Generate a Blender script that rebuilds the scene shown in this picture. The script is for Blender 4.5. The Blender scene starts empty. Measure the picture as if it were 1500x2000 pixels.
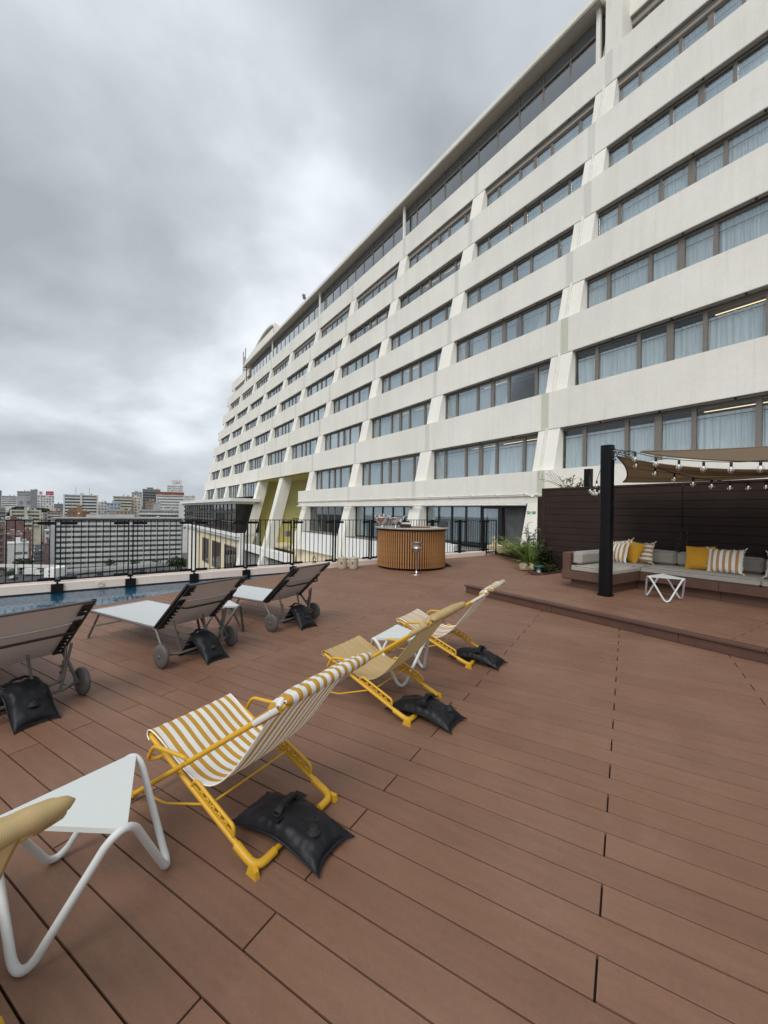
import bpy, math, random
from math import sin, cos, pi, radians, sqrt, floor
from mathutils import Vector, Matrix, noise as mnoise
random.seed(7)
S = bpy.context.scene
COL = S.collection

# ------------------------------------------------------------------ camera
EYE = 1.445
cam_d = bpy.data.cameras.new('camera')
cam = bpy.data.objects.new('camera', cam_d); COL.objects.link(cam)
cam_d.sensor_fit = 'VERTICAL'; cam_d.sensor_height = 36.0; cam_d.sensor_width = 27.0
cam_d.lens = 795.3 / 2000 * 36.0
cam_d.clip_start = 0.05; cam_d.clip_end = 6000
cam.matrix_world = Matrix.Translation((0, 0, EYE)) @ Matrix.Rotation(radians(90 - 0.05), 4, 'X') @ Matrix.Rotation(radians(0.872), 4, 'Z')
S.camera = cam

# ------------------------------------------------------------------ sky
SUN_EL, SUN_ROT = radians(48), radians(-156)
world = bpy.data.worlds.new('World'); S.world = world; world.use_nodes = True
nt = world.node_tree; nt.nodes.clear()
def wn(t, **k):
    n = nt.nodes.new(t)
    for a, b in k.items(): setattr(n, a, b)
    return n
def wmath(op, a, b=None, clamp=False):
    n = wn('ShaderNodeMath', operation=op, use_clamp=clamp)
    for i, q in enumerate((a, b)):
        if q is None: continue
        if isinstance(q, (int, float)): n.inputs[i].default_value = q
        else: nt.links.new(q, n.inputs[i])
    return n.outputs[0]
tc = wn('ShaderNodeTexCoord')
sep = wn('ShaderNodeSeparateXYZ'); nt.links.new(tc.outputs['Generated'], sep.inputs[0])
zz = wmath('MAXIMUM', sep.outputs[2], 0.0)
den = wmath('ADD', zz, 0.38)
cx = wmath('DIVIDE', sep.outputs[0], den); cy = wmath('DIVIDE', sep.outputs[1], den)
comb = wn('ShaderNodeCombineXYZ'); nt.links.new(cx, comb.inputs[0]); nt.links.new(cy, comb.inputs[1])
def wnoise(scale, detail, rough, off, dist=0.0):
    mp = wn('ShaderNodeMapping'); mp.inputs['Location'].default_value = off
    nt.links.new(comb.outputs[0], mp.inputs[0])
    n = wn('ShaderNodeTexNoise'); n.inputs['Scale'].default_value = scale; n.inputs['Detail'].default_value = detail
    n.inputs['Roughness'].default_value = rough; n.inputs['Distortion'].default_value = dist
    nt.links.new(mp.outputs[0], n.inputs['Vector']); return n.outputs['Fac']
n1 = wnoise(1.25, 6, 0.44, (3.1, 0.4, 0), 0.35)
n2 = wnoise(3.4, 7, 0.52, (7.7, 2.0, 0), 0.2)
def lobe(d, power, gain):
    v = Vector(d).normalized()
    dp = wn('ShaderNodeVectorMath', operation='DOT_PRODUCT'); nt.links.new(tc.outputs['Generated'], dp.inputs[0]); dp.inputs[1].default_value = v
    return wmath('MULTIPLY', wmath('POWER', wmath('MAXIMUM', dp.outputs['Value'], 0.0), power), gain)
dens = wmath('SUBTRACT', wmath('ADD', wmath('MULTIPLY', n1, 1.25), wmath('MULTIPLY', n2, 0.46)), 0.30)
dens = wmath('ADD', dens, lobe((-110, 795, 430), 40, 0.15))
dens = wmath('ADD', dens, lobe((-520, 795, 270), 30, 0.14))
dens = wmath('ADD', dens, lobe((300, 795, 1000), 6, 0.03))
dens = wmath('SUBTRACT', dens, lobe((-520, 795, 540), 12, 0.10))
ramp = wn('ShaderNodeValToRGB'); nt.links.new(dens, ramp.inputs[0])
cr = ramp.color_ramp
cr.elements[0].position = 0.36; cr.elements[0].color = (0.31, 0.335, 0.36, 1)
cr.elements[1].position = 0.86; cr.elements[1].color = (0.80, 0.84, 0.88, 1)
e = cr.elements.new(0.60); e.color = (0.475, 0.51, 0.545, 1)
# clouds thin into an even pale veil towards the horizon
hz = wmath('POWER', wmath('SUBTRACT', 1.0, wmath('MINIMUM', zz, 1.0)), 14.0)
mixh = wn('ShaderNodeMix', data_type='RGBA'); nt.links.new(wmath('MULTIPLY', hz, 0.8), mixh.inputs['Factor'])
nt.links.new(ramp.outputs[0], mixh.inputs['A']); mixh.inputs['B'].default_value = (0.44, 0.49, 0.54, 1)
sky = wn('ShaderNodeTexSky', sky_type='NISHITA'); sky.sun_disc = False
sky.sun_elevation = SUN_EL; sky.sun_rotation = SUN_ROT
scl = wn('ShaderNodeVectorMath', operation='SCALE'); nt.links.new(mixh.outputs['Result'], scl.inputs[0]); scl.inputs['Scale'].default_value = 10.0
mixs = wn('ShaderNodeMix', data_type='RGBA'); mixs.inputs['Factor'].default_value = 0.95
nt.links.new(sky.outputs[0], mixs.inputs['A']); nt.links.new(scl.outputs[0], mixs.inputs['B'])
bg = wn('ShaderNodeBackground'); bg.inputs['Strength'].default_value = 0.1
nt.links.new(mixs.outputs['Result'], bg.inputs['Color'])
out = wn('ShaderNodeOutputWorld'); nt.links.new(bg.outputs[0], out.inputs[0])

# ------------------------------------------------------------------ sun behind the overcast
sd = bpy.data.lights.new('sun', 'SUN'); sd.energy = 1.5; sd.angle = radians(34); sd.color = (1.0, 0.965, 0.91)
sun = bpy.data.objects.new('sun', sd); COL.objects.link(sun)
ld = Vector((sin(SUN_ROT) * cos(SUN_EL), cos(SUN_ROT) * cos(SUN_EL), sin(SUN_EL)))
sun.rotation_euler = ld.to_track_quat('Z', 'Y').to_euler()
S.view_settings.view_transform = 'Standard'; S.view_settings.look = 'None'
S.view_settings.exposure = 0.44; S.view_settings.gamma = 1.0; S.view_settings.use_curve_mapping = False

# ------------------------------------------------------------------ mesh helpers
class MB:
    def __init__(s): s.v = []; s.f = []; s.m = []; s.sm = []
    def add(s, vs, fs, mi=0, sm=False):
        o = len(s.v); s.v += [tuple(p) for p in vs]
        for q in fs: s.f.append(tuple(i + o for i in q)); s.m.append(mi); s.sm.append(sm)
        return s
    def box(s, x0, x1, y0, y1, z0, z1, mi=0):
        return s.add([(x0,y0,z0),(x1,y0,z0),(x1,y1,z0),(x0,y1,z0),(x0,y0,z1),(x1,y0,z1),(x1,y1,z1),(x0,y1,z1)],
              [(0,3,2,1),(4,5,6,7),(0,1,5,4),(1,2,6,5),(2,3,7,6),(3,0,4,7)], mi)
    def bevbox(s, x0, x1, y0, y1, z0, z1, b, mi=0, sm=False):
        # box with all edges chamfered
        X=(x0,x1);Y=(y0,y1);Z=(z0,z1);vs=[];idx={}
        for i in (0,1):
            for j in (0,1):
                for k in (0,1):
                    sx=b if i==0 else -b; sy=b if j==0 else -b; sz=b if k==0 else -b
                    idx[i,j,k]=len(vs)
                    vs+=[(X[i],Y[j]+sy,Z[k]+sz),(X[i]+sx,Y[j],Z[k]+sz),(X[i]+sx,Y[j]+sy,Z[k])]
        fs=[]
        q=lambda i,j,k,a: idx[i,j,k]+a
        for i in (0,1):
            p=[q(i,0,0,0),q(i,1,0,0),q(i,1,1,0),q(i,0,1,0)]; fs.append(p if i else p[::-1])
            p=[q(0,i,0,1),q(1,i,0,1),q(1,i,1,1),q(0,i,1,1)]; fs.append(p if not i else p[::-1])
            p=[q(0,0,i,2),q(1,0,i,2),q(1,1,i,2),q(0,1,i,2)]; fs.append(p if i else p[::-1])
        for i in (0,1):
            for j in (0,1):
                p=[q(i,j,0,0),q(i,j,0,1),q(i,j,1,1),q(i,j,1,0)]; fs.append(p if (i+j)%2==1 else p[::-1])
                p=[q(i,0,j,0),q(i,0,j,2),q(i,1,j,2),q(i,1,j,0)]; fs.append(p if (i+j)%2==0 else p[::-1])
                p=[q(0,i,j,1),q(0,i,j,2),q(1,i,j,2),q(1,i,j,1)]; fs.append(p if (i+j)%2==1 else p[::-1])
        for i in (0,1):
            for j in (0,1):
                for k in (0,1):
                    p=[q(i,j,k,0),q(i,j,k,1),q(i,j,k,2)]; fs.append(p if (i+j+k)%2==1 else p[::-1])
        return s.add(vs, fs, mi, sm)
    def hexa(s, p, mi=0):
        return s.add(p, [(0,3,2,1),(4,5,6,7),(0,1,5,4),(1,2,6,5),(2,3,7,6),(3,0,4,7)], mi)
    def beam(s, a, b, w, h, up=(0,0,1), mi=0):
        a=Vector(a); b=Vector(b); d=(b-a).normalized(); up=Vector(up)
        if abs(d.dot(up))>0.98: up=Vector((0,1,0)) if abs(d.y)<.9 else Vector((1,0,0))
        x=d.cross(up).normalized()*w/2; y=x.cross(d).normalized()*h/2
        return s.hexa([a-x-y,a+x-y,b+x-y,b-x-y,a-x+y,a+x+y,b+x+y,b-x+y], mi)
    def tube(s, pts, r, n=8, closed=False, mi=0, rs=None, caps=True):
        pts=[Vector(p) for p in pts]; N=len(pts)
        T=[]
        for i in range(N):
            a=pts[i-1] if (i>0 or closed) else pts[i]; b=pts[(i+1)%N] if (i<N-1 or closed) else pts[i]
            T.append((b-a).normalized())
        ref=Vector((0,0,1)) if abs(T[0].z)<0.9 else Vector((1,0,0))
        nx=T[0].cross(ref).normalized(); vs=[]
        for i in range(N):
            if i>0:
                nx=nx-T[i]*nx.dot(T[i])
                nx = nx.normalized() if nx.length>1e-6 else T[i].orthogonal().normalized()
            ny=T[i].cross(nx); rr=rs[i] if rs else r
            for k in range(n):
                a=2*pi*k/n; vs.append(pts[i]+nx*cos(a)*rr+ny*sin(a)*rr)
        fs=[]
        for i in range(N if closed else N-1):
            j=(i+1)%N
            for k in range(n):
                l=(k+1)%n; fs.append((i*n+k,i*n+l,j*n+l,j*n+k))
        s.add(vs, fs, mi, True)
        if not closed and caps:
            s.add(vs[:n],[tuple(range(n))[::-1]],mi); s.add(vs[-n:],[tuple(range(n))],mi)
        return s
    def lathe(s, prof, n=24, c=(0,0,0), axis='z', mi=0, sm=True, a0=0, a1=2*pi):
        full=abs(a1-a0-2*pi)<1e-6; m=n if full else n+1; vs=[]
        for (r,z) in prof:
            for k in range(m):
                a=a0+(a1-a0)*k/n
                p=(r*cos(a),r*sin(a),z) if axis=='z' else ((z,r*cos(a),r*sin(a)) if axis=='x' else (r*sin(a),z,r*cos(a)))
                vs.append((p[0]+c[0],p[1]+c[1],p[2]+c[2]))
        fs=[]
        for i in range(len(prof)-1):
            for k in range(n):
                l=(k+1)%m; fs.append((i*m+k,i*m+l,(i+1)*m+l,(i+1)*m+k))
        return s.add(vs,fs,mi,sm)
    def grid(s, fn, nu, nv, mi=0, sm=True):
        vs=[fn(i/nu,j/nv) for i in range(nu+1) for j in range(nv+1)]
        fs=[(i*(nv+1)+j,(i+1)*(nv+1)+j,(i+1)*(nv+1)+j+1,i*(nv+1)+j+1) for i in range(nu) for j in range(nv)]
        return s.add(vs,fs,mi,sm)
    def prism(s, poly, z0, z1, mi=0):
        n=len(poly); vs=[(x,y,z0) for x,y in poly]+[(x,y,z1) for x,y in poly]
        fs=[tuple(range(n))[::-1],tuple(range(n,2*n))]+[(i,(i+1)%n,n+(i+1)%n,n+i) for i in range(n)]
        return s.add(vs,fs,mi)
    def mesh(s, name, mats):
        me=bpy.data.meshes.new(name); me.from_pydata(s.v,[],s.f)
        for m in (mats if isinstance(mats,(list,tuple)) else [mats]): me.materials.append(m)
        if any(s.m): me.polygons.foreach_set('material_index', s.m)
        me.polygons.foreach_set('use_smooth', s.sm); me.update()
        return me
    def build(s, name, mats, parent=None, M=None):
        return link(name, s.mesh(name, mats), parent, M)
def link(name, me, parent=None, M=None):
    o=bpy.data.objects.new(name, me); COL.objects.link(o)
    if parent is not None: o.parent=parent
    if M is not None: o.matrix_local=M
    return o
def tag(o, label=None, cat=None, group=None, kind=None):
    if label: o['label']=label
    if cat: o['category']=cat
    if group: o['group']=group
    if kind: o['kind']=kind
    return o
def empty(name, loc=(0,0,0), rz=0.0):
    o=bpy.data.objects.new(name,None); COL.objects.link(o); o.location=loc; o.rotation_euler=(0,0,rz); o.empty_display_size=.1
    return o
def copy_tree(o, parent=None):
    c=o.copy(); COL.objects.link(c); c.parent=parent
    for ch in o.children: copy_tree(ch,c)
    return c
def spline(pts, per=6, closed=False):
    P=[Vector(p) for p in pts]; n=len(P); o=[]
    for i in range(n if closed else n-1):
        p0=P[(i-1)%n] if (closed or i>0) else P[0]; p1=P[i]; p2=P[(i+1)%n]; p3=P[(i+2)%n] if (closed or i+2<n) else P[-1]
        for k in range(per):
            t=k/per; o.append(.5*((2*p1)+(p2-p0)*t+(2*p0-5*p1+4*p2-p3)*t*t+(3*p1-p0-3*p2+p3)*t**3))
    if not closed: o.append(P[-1])
    return o
def rounded(pts, r, seg=5, closed=False):
    # polyline with its corners replaced by arcs
    P=[Vector(p) for p in pts]; n=len(P); o=[]
    for i in range(n):
        if not closed and i in (0,n-1): o.append(P[i]); continue
        a=P[i-1]; b=P[i]; c=P[(i+1)%n]
        u=(a-b); v=(c-b); t=min(r,u.length*.48,v.length*.48); u=u.normalized()*t; v=v.normalized()*t
        for k in range(seg+1):
            q=k/seg; o.append(b+u*(1-q)**2+v*q**2)
    return o

# ------------------------------------------------------------------ materials
class NB:
    def __init__(s,name):
        s.m=bpy.data.materials.new(name); s.m.use_nodes=True; s.t=s.m.node_tree; s.t.nodes.clear()
        s.o=s.n('ShaderNodeOutputMaterial')
    def n(s,t,ins=None,**k):
        x=s.t.nodes.new(t)
        for a,b in k.items(): setattr(x,a,b)
        for a,b in (ins or {}).items(): s.set(x.inputs[a],b)
        return x
    def set(s,i,v):
        if isinstance(v,bpy.types.NodeSocket): s.t.links.new(v,i)
        else: i.default_value=v
    def math(s,op,a,b=0.0,c=None,clamp=False):
        x=s.n('ShaderNodeMath',operation=op,use_clamp=clamp); s.set(x.inputs[0],a); s.set(x.inputs[1],b)
        if c is not None: s.set(x.inputs[2],c)
        return x.outputs[0]
    def coord(s,kind='Object',scale=(1,1,1),loc=(0,0,0),rot=(0,0,0)):
        if kind=='World': src=s.n('ShaderNodeNewGeometry').outputs['Position']
        else: src=s.n('ShaderNodeTexCoord').outputs[kind]
        return s.n('ShaderNodeMapping',{'Vector':src,'Scale':scale,'Location':loc,'Rotation':rot}).outputs[0]
    def noise(s,vec,scale,detail=3,rough=.5,dist=0):
        return s.n('ShaderNodeTexNoise',{'Vector':vec,'Scale':scale,'Detail':detail,'Roughness':rough,'Distortion':dist}).outputs['Fac']
    def rng(s,v,a,b,c,d):
        return s.n('ShaderNodeMapRange',{'Value':v,'From Min':a,'From Max':b,'To Min':c,'To Max':d}).outputs[0]
    def mix(s,f,a,b):
        x=s.n('ShaderNodeMix',data_type='RGBA'); s.set(x.inputs['Factor'],f)
        for k,v in (('A',a),('B',b)):
            if not isinstance(v,bpy.types.NodeSocket) and len(v)==3: v=(*v,1)
            s.set(x.inputs[k],v)
        return x.outputs['Result']
    def mul(s,col,f):
        x=s.n('ShaderNodeVectorMath',operation='SCALE'); s.set(x.inputs[0],col if isinstance(col,bpy.types.NodeSocket) else tuple(col[:3])); s.set(x.inputs['Scale'],f); return x.outputs[0]
    def bump(s,h,strength=.3,dist=.01,nrm=None):
        d={'Height':h,'Strength':strength,'Distance':dist}
        if nrm is not None: d['Normal']=nrm
        return s.n('ShaderNodeBump',d).outputs[0]
    def bsdf(s,col,rough=.6,metal=0,spec=.5,nrm=None,**k):
        if not isinstance(col,bpy.types.NodeSocket) and len(col)==3: col=(*col,1)
        d={'Base Color':col,'Roughness':rough,'Metallic':metal,'Specular IOR Level':spec}
        d.update(k)
        if nrm is not None: d['Normal']=nrm
        return s.n('ShaderNodeBsdfPrincipled',d).outputs[0]
    def done(s,sh): s.t.links.new(sh,s.o.inputs['Surface']); return s.m
def plain(name,col,rough=.6,metal=0,spec=.5,var=.12,scale=6,bump=.0,bscale=80,kind='Object',bdist=.004):
    b=NB(name); v=b.coord(kind)
    c=b.mul(col,b.rng(b.noise(v,scale,4,.55),.3,.7,1-var,1+var))
    n=b.bump(b.noise(v,bscale,3,.6),bump,bdist) if bump else None
    return b.done(b.bsdf(c,rough,metal,spec,n))
M={}
def decking():
    b=NB('deck_composite'); v=b.coord('World',(1,1,1),(0,0,0),(0,0,radians(-149.18)))
    oi=b.n('ShaderNodeObjectInfo')
    g=b.noise(b.n('ShaderNodeMapping',{'Vector':v,'Scale':(1.2,9,1)}).outputs[0],3.0,6,.6)
    mott=b.noise(v,1.1,5,.6,.4); fine=b.noise(v,320,2,.6); sp=b.noise(v,55,3,.6)
    c=b.mix(b.rng(mott,.36,.66,0,1),(.190,.099,.062),(.222,.125,.083))
    f=b.math('MULTIPLY',b.rng(g,.25,.75,.9,1.1),b.rng(oi.outputs['Random'],0,1,.945,1.055))
    f=b.math('MULTIPLY',f,b.rng(fine,.2,.8,.80,1.20)); f=b.math('MULTIPLY',f,b.rng(sp,.3,.7,.95,1.05))
    c=b.mul(c,f)
    # chalky scuffs and long thin scratches
    sv=b.n('ShaderNodeMapping',{'Vector':v,'Scale':(.5,14,1),'Rotation':(0,0,.62)}).outputs[0]
    sc=b.noise(sv,2.1,4,.5,.2); scr=b.math('MULTIPLY',b.rng(sc,.655,.74,0,1),b.rng(b.noise(v,2.3,2,.5),.5,.7,0,1),clamp=True)
    scuff=b.math('MULTIPLY',b.rng(b.noise(v,2.6,5,.7,.8),.55,.75,0,1),.5,clamp=True)
    c=b.mix(b.math('MULTIPLY',scr,.45,clamp=True),c,(.36,.26,.20)); c=b.mix(b.math('MULTIPLY',scuff,.5),c,(.26,.16,.12))
    n=b.bump(fine,.35,.0015)
    return b.done(b.bsdf(c,b.rng(mott,.3,.7,.50,.68),0,.35,n))
M['deck']=decking()
M['deck_trim']=plain('deck_trim_board',(.100,.050,.036),.55,var=.1,bump=.1,bscale=200,bdist=.001)
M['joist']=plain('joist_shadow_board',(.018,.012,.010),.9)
def concrete(name,base,stain,var=.07,bump=.35):
    b=NB(name); v=b.coord('World')
    st=b.noise(b.n('ShaderNodeMapping',{'Vector':v,'Scale':(1,1,.16)}).outputs[0],1.3,5,.6)
    big=b.noise(v,.35,4,.55); fine=b.noise(v,38,4,.7)
    c=b.mul(base,b.rng(big,.3,.7,1-var,1+var*.6)); c=b.mix(b.rng(st,.50,.80,0,.38),c,stain)
    mid=b.noise(v,7.5,5,.7); run=b.noise(b.n('ShaderNodeMapping',{'Vector':v,'Scale':(5,5,.22)}).outputs[0],1.6,4,.6)
    c=b.mul(c,b.math('MULTIPLY',b.rng(fine,.25,.75,.95,1.045),b.math('MULTIPLY',b.rng(mid,.3,.7,.97,1.025),b.rng(run,.54,.8,1.0,.91))))
    return b.done(b.bsdf(c,.85,0,.2,b.bump(fine,bump,.012)))
M['white_wall']=concrete('white_render',(.83,.805,.735),(.63,.61,.545))
M['strip_wall']=concrete('patched_render',(.70,.69,.635),(.60,.59,.52))
M['strip_green']=concrete('weathered_patch_render',(.60,.61,.50),(.50,.52,.40))
M['cream_wall']=concrete('cream_plaster',(.74,.64,.46),(.62,.52,.36))
M['olive_wall']=concrete('olive_plaster',(.54,.50,.22),(.46,.42,.18))
M['kerb']=concrete('pink_kerb',(.80,.68,.60),(.62,.52,.45))
M['low_white']=concrete('low_white_wall',(.80,.80,.78),(.66,.66,.64))
M['soffit']=plain('soffit_brown',(.36,.32,.27),.8,var=.08)  # undersides and lintels toned browner and darker than the white bands
M['gutter']=plain('gutter_metal',(.20,.19,.17),.5,var=.1)
M['mullion']=plain('taupe_aluminium',(.170,.148,.128),.45,var=.08,kind='World')
M['black_frame']=plain('black_aluminium',(.012,.013,.014),.4)
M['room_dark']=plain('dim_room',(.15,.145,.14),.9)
def glass(name,tint,refl=1.0,ior=1.5):
    b=NB(name); v=b.coord('World')
    fr=b.n('ShaderNodeFresnel',{'IOR':ior}).outputs[0]
    t=b.n('ShaderNodeBsdfTransparent',{'Color':(*tint,1)}).outputs[0]
    g=b.n('ShaderNodeBsdfGlossy',{'Color':(.92,.95,.97,1),'Roughness':.015}).outputs[0]
    return b.done(b.n('ShaderNodeMixShader',{0:b.math('MULTIPLY',fr,refl,clamp=True),1:t,2:g}).outputs[0])
M['glass']=glass('window_glass',(.955,.985,.995),.75,1.5)
M['glass_dark']=glass('grey_lounge_glass',(.80,.87,.90),2.0,1.5)
def sheer():
    b=NB('sheer_curtain'); v=b.coord('Object')
    c=b.mul((.87,.90,.91),b.rng(b.noise(b.n('ShaderNodeMapping',{'Vector':v,'Scale':(1,9,.3)}).outputs[0],2,3,.5),.3,.7,.86,1.08))
    d=b.bsdf(c,.9,0,.1)
    tr=b.n('ShaderNodeBsdfTranslucent',{'Color':(.7,.76,.78,1)}).outputs[0]
    return b.done(b.n('ShaderNodeMixShader',{0:.12,1:d,2:tr}).outputs[0])
M['curtain']=sheer()
def emis(name,col,st):
    b=NB(name); return b.done(b.n('ShaderNodeEmission',{'Color':(*col,1),'Strength':st}).outputs[0])
M['strip_light']=emis('warm_strip_light',(1.0,.74,.40),1.0)
M['filament']=emis('warm_filament',(1.0,.90,.74),.8)
M['warm_panel']=plain('timber_ceiling',(.42,.20,.075),.6)
M['black_steel']=plain('black_steel',(.006,.0065,.007),.6,spec=.2,var=.2,kind='World')
M['black_post']=plain('black_post_paint',(.005,.0055,.0065),.5,spec=.2,var=.2)
M['pipe']=plain('white_pipe',(.70,.68,.64),.5)
# water
def water():
    b=NB('pool_water'); v=b.coord('World')
    w=b.noise(v,9,3,.55,.5); w2=b.noise(v,26,2,.5)
    n=b.bump(b.math('ADD',w,b.math('MULTIPLY',w2,.35)),.045,.05)
    fr=b.n('ShaderNodeFresnel',{'IOR':1.26,'Normal':n}).outputs[0]
    t=b.n('ShaderNodeBsdfTransparent',{'Color':(.66,.88,.95,1)}).outputs[0]
    g=b.n('ShaderNodeBsdfGlossy',{'Color':(1,1,1,1),'Roughness':.03,'Normal':n}).outputs[0]
    return b.done(b.n('ShaderNodeMixShader',{0:fr,1:t,2:g}).outputs[0])
M['water']=water()
def mosaic():
    b=NB('blue_mosaic'); v=b.coord('World')
    vo=b.n('ShaderNodeTexVoronoi',{'Vector':v,'Scale':28.0},feature='F1',distance='CHEBYCHEV')
    c=b.mix(b.n('ShaderNodeSeparateColor',{'Color':vo.outputs['Color']}).outputs[0],(.06,.16,.24),(.17,.33,.42))
    return b.done(b.bsdf(c,.3))
M['mosaic']=mosaic()
# furniture
M['yellow']=plain('yellow_powder_coat',(.64,.36,.022),.42,var=.05,scale=20,bump=.05,bscale=300,bdist=.0006)
def stripes(name,ca,cb,period,axis=0,phase=0.0,duty=.5,weave=900,tr=.22):
    b=NB(name); v=b.coord('Object'); x=b.n('ShaderNodeSeparateXYZ',{0:v}).outputs[axis]
    p=b.math('FRACT',b.math('ADD',b.math('DIVIDE',x,period),phase+10))
    e=b.rng(b.noise(v,500,2,.5),.3,.7,-.02,.02)
    m=b.math('LESS_THAN',b.math('ADD',p,e),duty)
    w=b.noise(v,weave,2,.5)
    c=b.mul(b.mix(m,cb,ca),b.rng(w,.25,.75,.90,1.07)); c=b.mul(c,b.rng(b.noise(v,7,3,.5),.3,.7,.94,1.05))
    d=b.bsdf(c,.85,0,.15,b.bump(w,.2,.0008))
    t=b.n('ShaderNodeBsdfTranslucent',{'Color':c}).outputs[0]
    return b.done(b.n('ShaderNodeMixShader',{0:tr,1:d,2:t}).outputs[0])
M['stripe']=stripes('yellow_striped_canvas',(.56,.32,.055),(.82,.82,.82),.0475,0,.02,.47)
M['canvas']=stripes('straw_mesh_canvas',(.60,.45,.23),(.53,.395,.20),.004,0,0,.5)
M['cushion_stripe']=stripes('tan_striped_cushion',(.50,.28,.12),(.84,.82,.77),.078,0,.25,.47,700,.02)
M['mustard']=plain('mustard_linen',(.62,.31,.022),.9,var=.08,scale=25,bump=.3,bscale=500,bdist=.001)
M['fringe']=plain('cream_fringe',(.80,.76,.66),.9)
M['sofa_fabric']=plain('grey_sofa_fabric',(.37,.345,.31),.95,var=.06,scale=15,bump=.35,bscale=600,bdist=.0012)
M['stool']=plain('pale_grey_powder_coat',(.62,.64,.63),.45,var=.03,bump=.05,bscale=300,bdist=.0005)
def ribbed(name,col,sc,axis=1):
    b=NB(name); v=b.coord('Object'); x=b.n('ShaderNodeSeparateXYZ',{0:v}).outputs[axis]
    h=b.math('SINE',b.math('MULTIPLY',x,sc)); w=b.noise(v,260,2,.5)
    c=b.mul(col,b.math('MULTIPLY',b.rng(h,-1,1,.93,1.03),b.rng(w,.3,.7,.95,1.04)))
    return b.done(b.bsdf(c,.7,0,.3,b.bump(h,.3,.0008)))
M['stool_top']=ribbed('ribbed_grey_sheet',(.60,.635,.62),1100)
M['taupe_metal']=plain('taupe_metal',(.115,.105,.098),.42,var=.05)
M['sling_top']=ribbed('pale_grey_sling',(.55,.57,.58),900)
M['sling_back']=ribbed('rear_sling',(.64,.62,.60),700,2)  # rear face of the lounger sling, given its own slightly paler grey
M['wheel']=plain('grey_wheel_rubber',(.105,.096,.090),.55,var=.05)
M['rail_black']=plain('black_sling_rail',(.014,.014,.014),.4)
M['eyelet']=plain('pale_eyelet',(.60,.60,.60),.4)
M['bag']=plain('black_pvc_bag',(.008,.009,.012),.5,spec=.3,var=.12,scale=12,bump=.42,bscale=11,bdist=.008)
M['webbing']=plain('black_webbing',(.010,.010,.011),.75,bump=.3,bscale=400,bdist=.001)
M['bar_wood']=plain('oiled_teak_slat',(.36,.175,.062),.5,var=.22,scale=9,bump=.15,bscale=60,bdist=.001)
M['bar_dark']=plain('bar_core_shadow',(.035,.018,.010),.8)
M['bar_top']=plain('bar_top_stone',(.36,.32,.29),.35,var=.15,scale=15)
M['steel']=plain('polished_steel',(.62,.61,.60),.12,1.0,var=.05)
M['steel_matt']=plain('brushed_steel',(.42,.39,.37),.35,.8,var=.05)
M['jar']=plain('glazed_stoneware',(.42,.37,.27),.4,var=.06,scale=20)
M['jar_mark']=plain('maroon_jar_emblem',(.22,.05,.05),.5)
M['paper']=plain('white_paper',(.80,.80,.79),.7)
M['pink']=plain('pink_label',(.62,.28,.24),.5); M['bottle_white']=plain('white_bottle',(.72,.72,.70),.3)
M['wall_board']=plain('dark_brown_cladding',(.036,.023,.019),.6,spec=.2,var=.15,scale=2,bump=.12,bscale=120,bdist=.001)
M['sofa_wood']=plain('brown_sofa_board',(.115,.060,.042),.55,var=.1,bump=.1,bscale=160,bdist=.001)
def sailmat():
    b=NB('brown_sailcloth'); v=b.coord('World'); w=b.noise(v,180,2,.5)
    c=b.mul((.20,.145,.098),b.rng(w,.3,.7,.92,1.06)); d=b.bsdf(c,.85,0,.15,b.bump(b.noise(v,5,3,.5),.3,.03))
    t=b.n('ShaderNodeBsdfTranslucent',{'Color':(.22,.145,.08,1)}).outputs[0]
    return b.done(b.n('ShaderNodeMixShader',{0:.25,1:d,2:t}).outputs[0])
M['sail']=sailmat()
M['cable']=plain('black_cable',(.008,.008,.008),.6)
def bulbglass():
    b=NB('clear_bulb_glass'); fr=b.n('ShaderNodeFresnel',{'IOR':1.5}).outputs[0]
    t=b.n('ShaderNodeBsdfTransparent',{'Color':(.93,.93,.92,1)}).outputs[0]; g=b.n('ShaderNodeBsdfGlossy',{'Roughness':.01}).outputs[0]
    return b.done(b.n('ShaderNodeMixShader',{0:b.math('MULTIPLY',fr,1.0,clamp=True),1:t,2:g}).outputs[0])
M['bulb']=bulbglass()
def leaf(name,col,var=.45,tr=.25,rough=.45):
    b=NB(name); v=b.coord('World')
    c=b.mul(col,b.rng(b.noise(v,14,3,.6),.3,.7,1-var,1+var)); d=b.bsdf(c,rough,0,.4)
    t=b.n('ShaderNodeBsdfTranslucent',{'Color':c}).outputs[0]
    return b.done(b.n('ShaderNodeMixShader',{0:tr,1:d,2:t}).outputs[0])
M['fern_pale']=leaf('pale_fern_leaf',(.25,.31,.08)); M['fern']=leaf('fern_leaf',(.10,.16,.03)); M['leaf_dark']=leaf('dark_leaf',(.042,.07,.024))
M['leaf_silver']=leaf('silver_leaf',(.36,.38,.36),.25); M['leaf_vine']=leaf('vine_leaf',(.16,.18,.06)); M['stem']=plain('woody_stem',(.08,.055,.035),.8)
M['tree_leaf']=leaf('tree_leaf',(.032,.052,.022),.5,.15)
M['soil']=plain('dark_soil',(.03,.022,.016),.95,bump=.5,bscale=30)
M['coral']=plain('coral_stone',(.52,.43,.28),.9,var=.35,scale=18,bump=.9,bscale=26,bdist=.02)
M['bollard']=plain('green_bollard_paint',(.028,.07,.055),.5)
M['exit_green']=plain('exit_green',(.015,.20,.10),.5); M['exit_white']=plain('exit_white',(.82,.85,.83),.5)
M['tarp']=plain('grey_tarpaulin',(.10,.10,.10),.6,var=.2,scale=3,bump=.5,bscale=5,bdist=.05)
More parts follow.
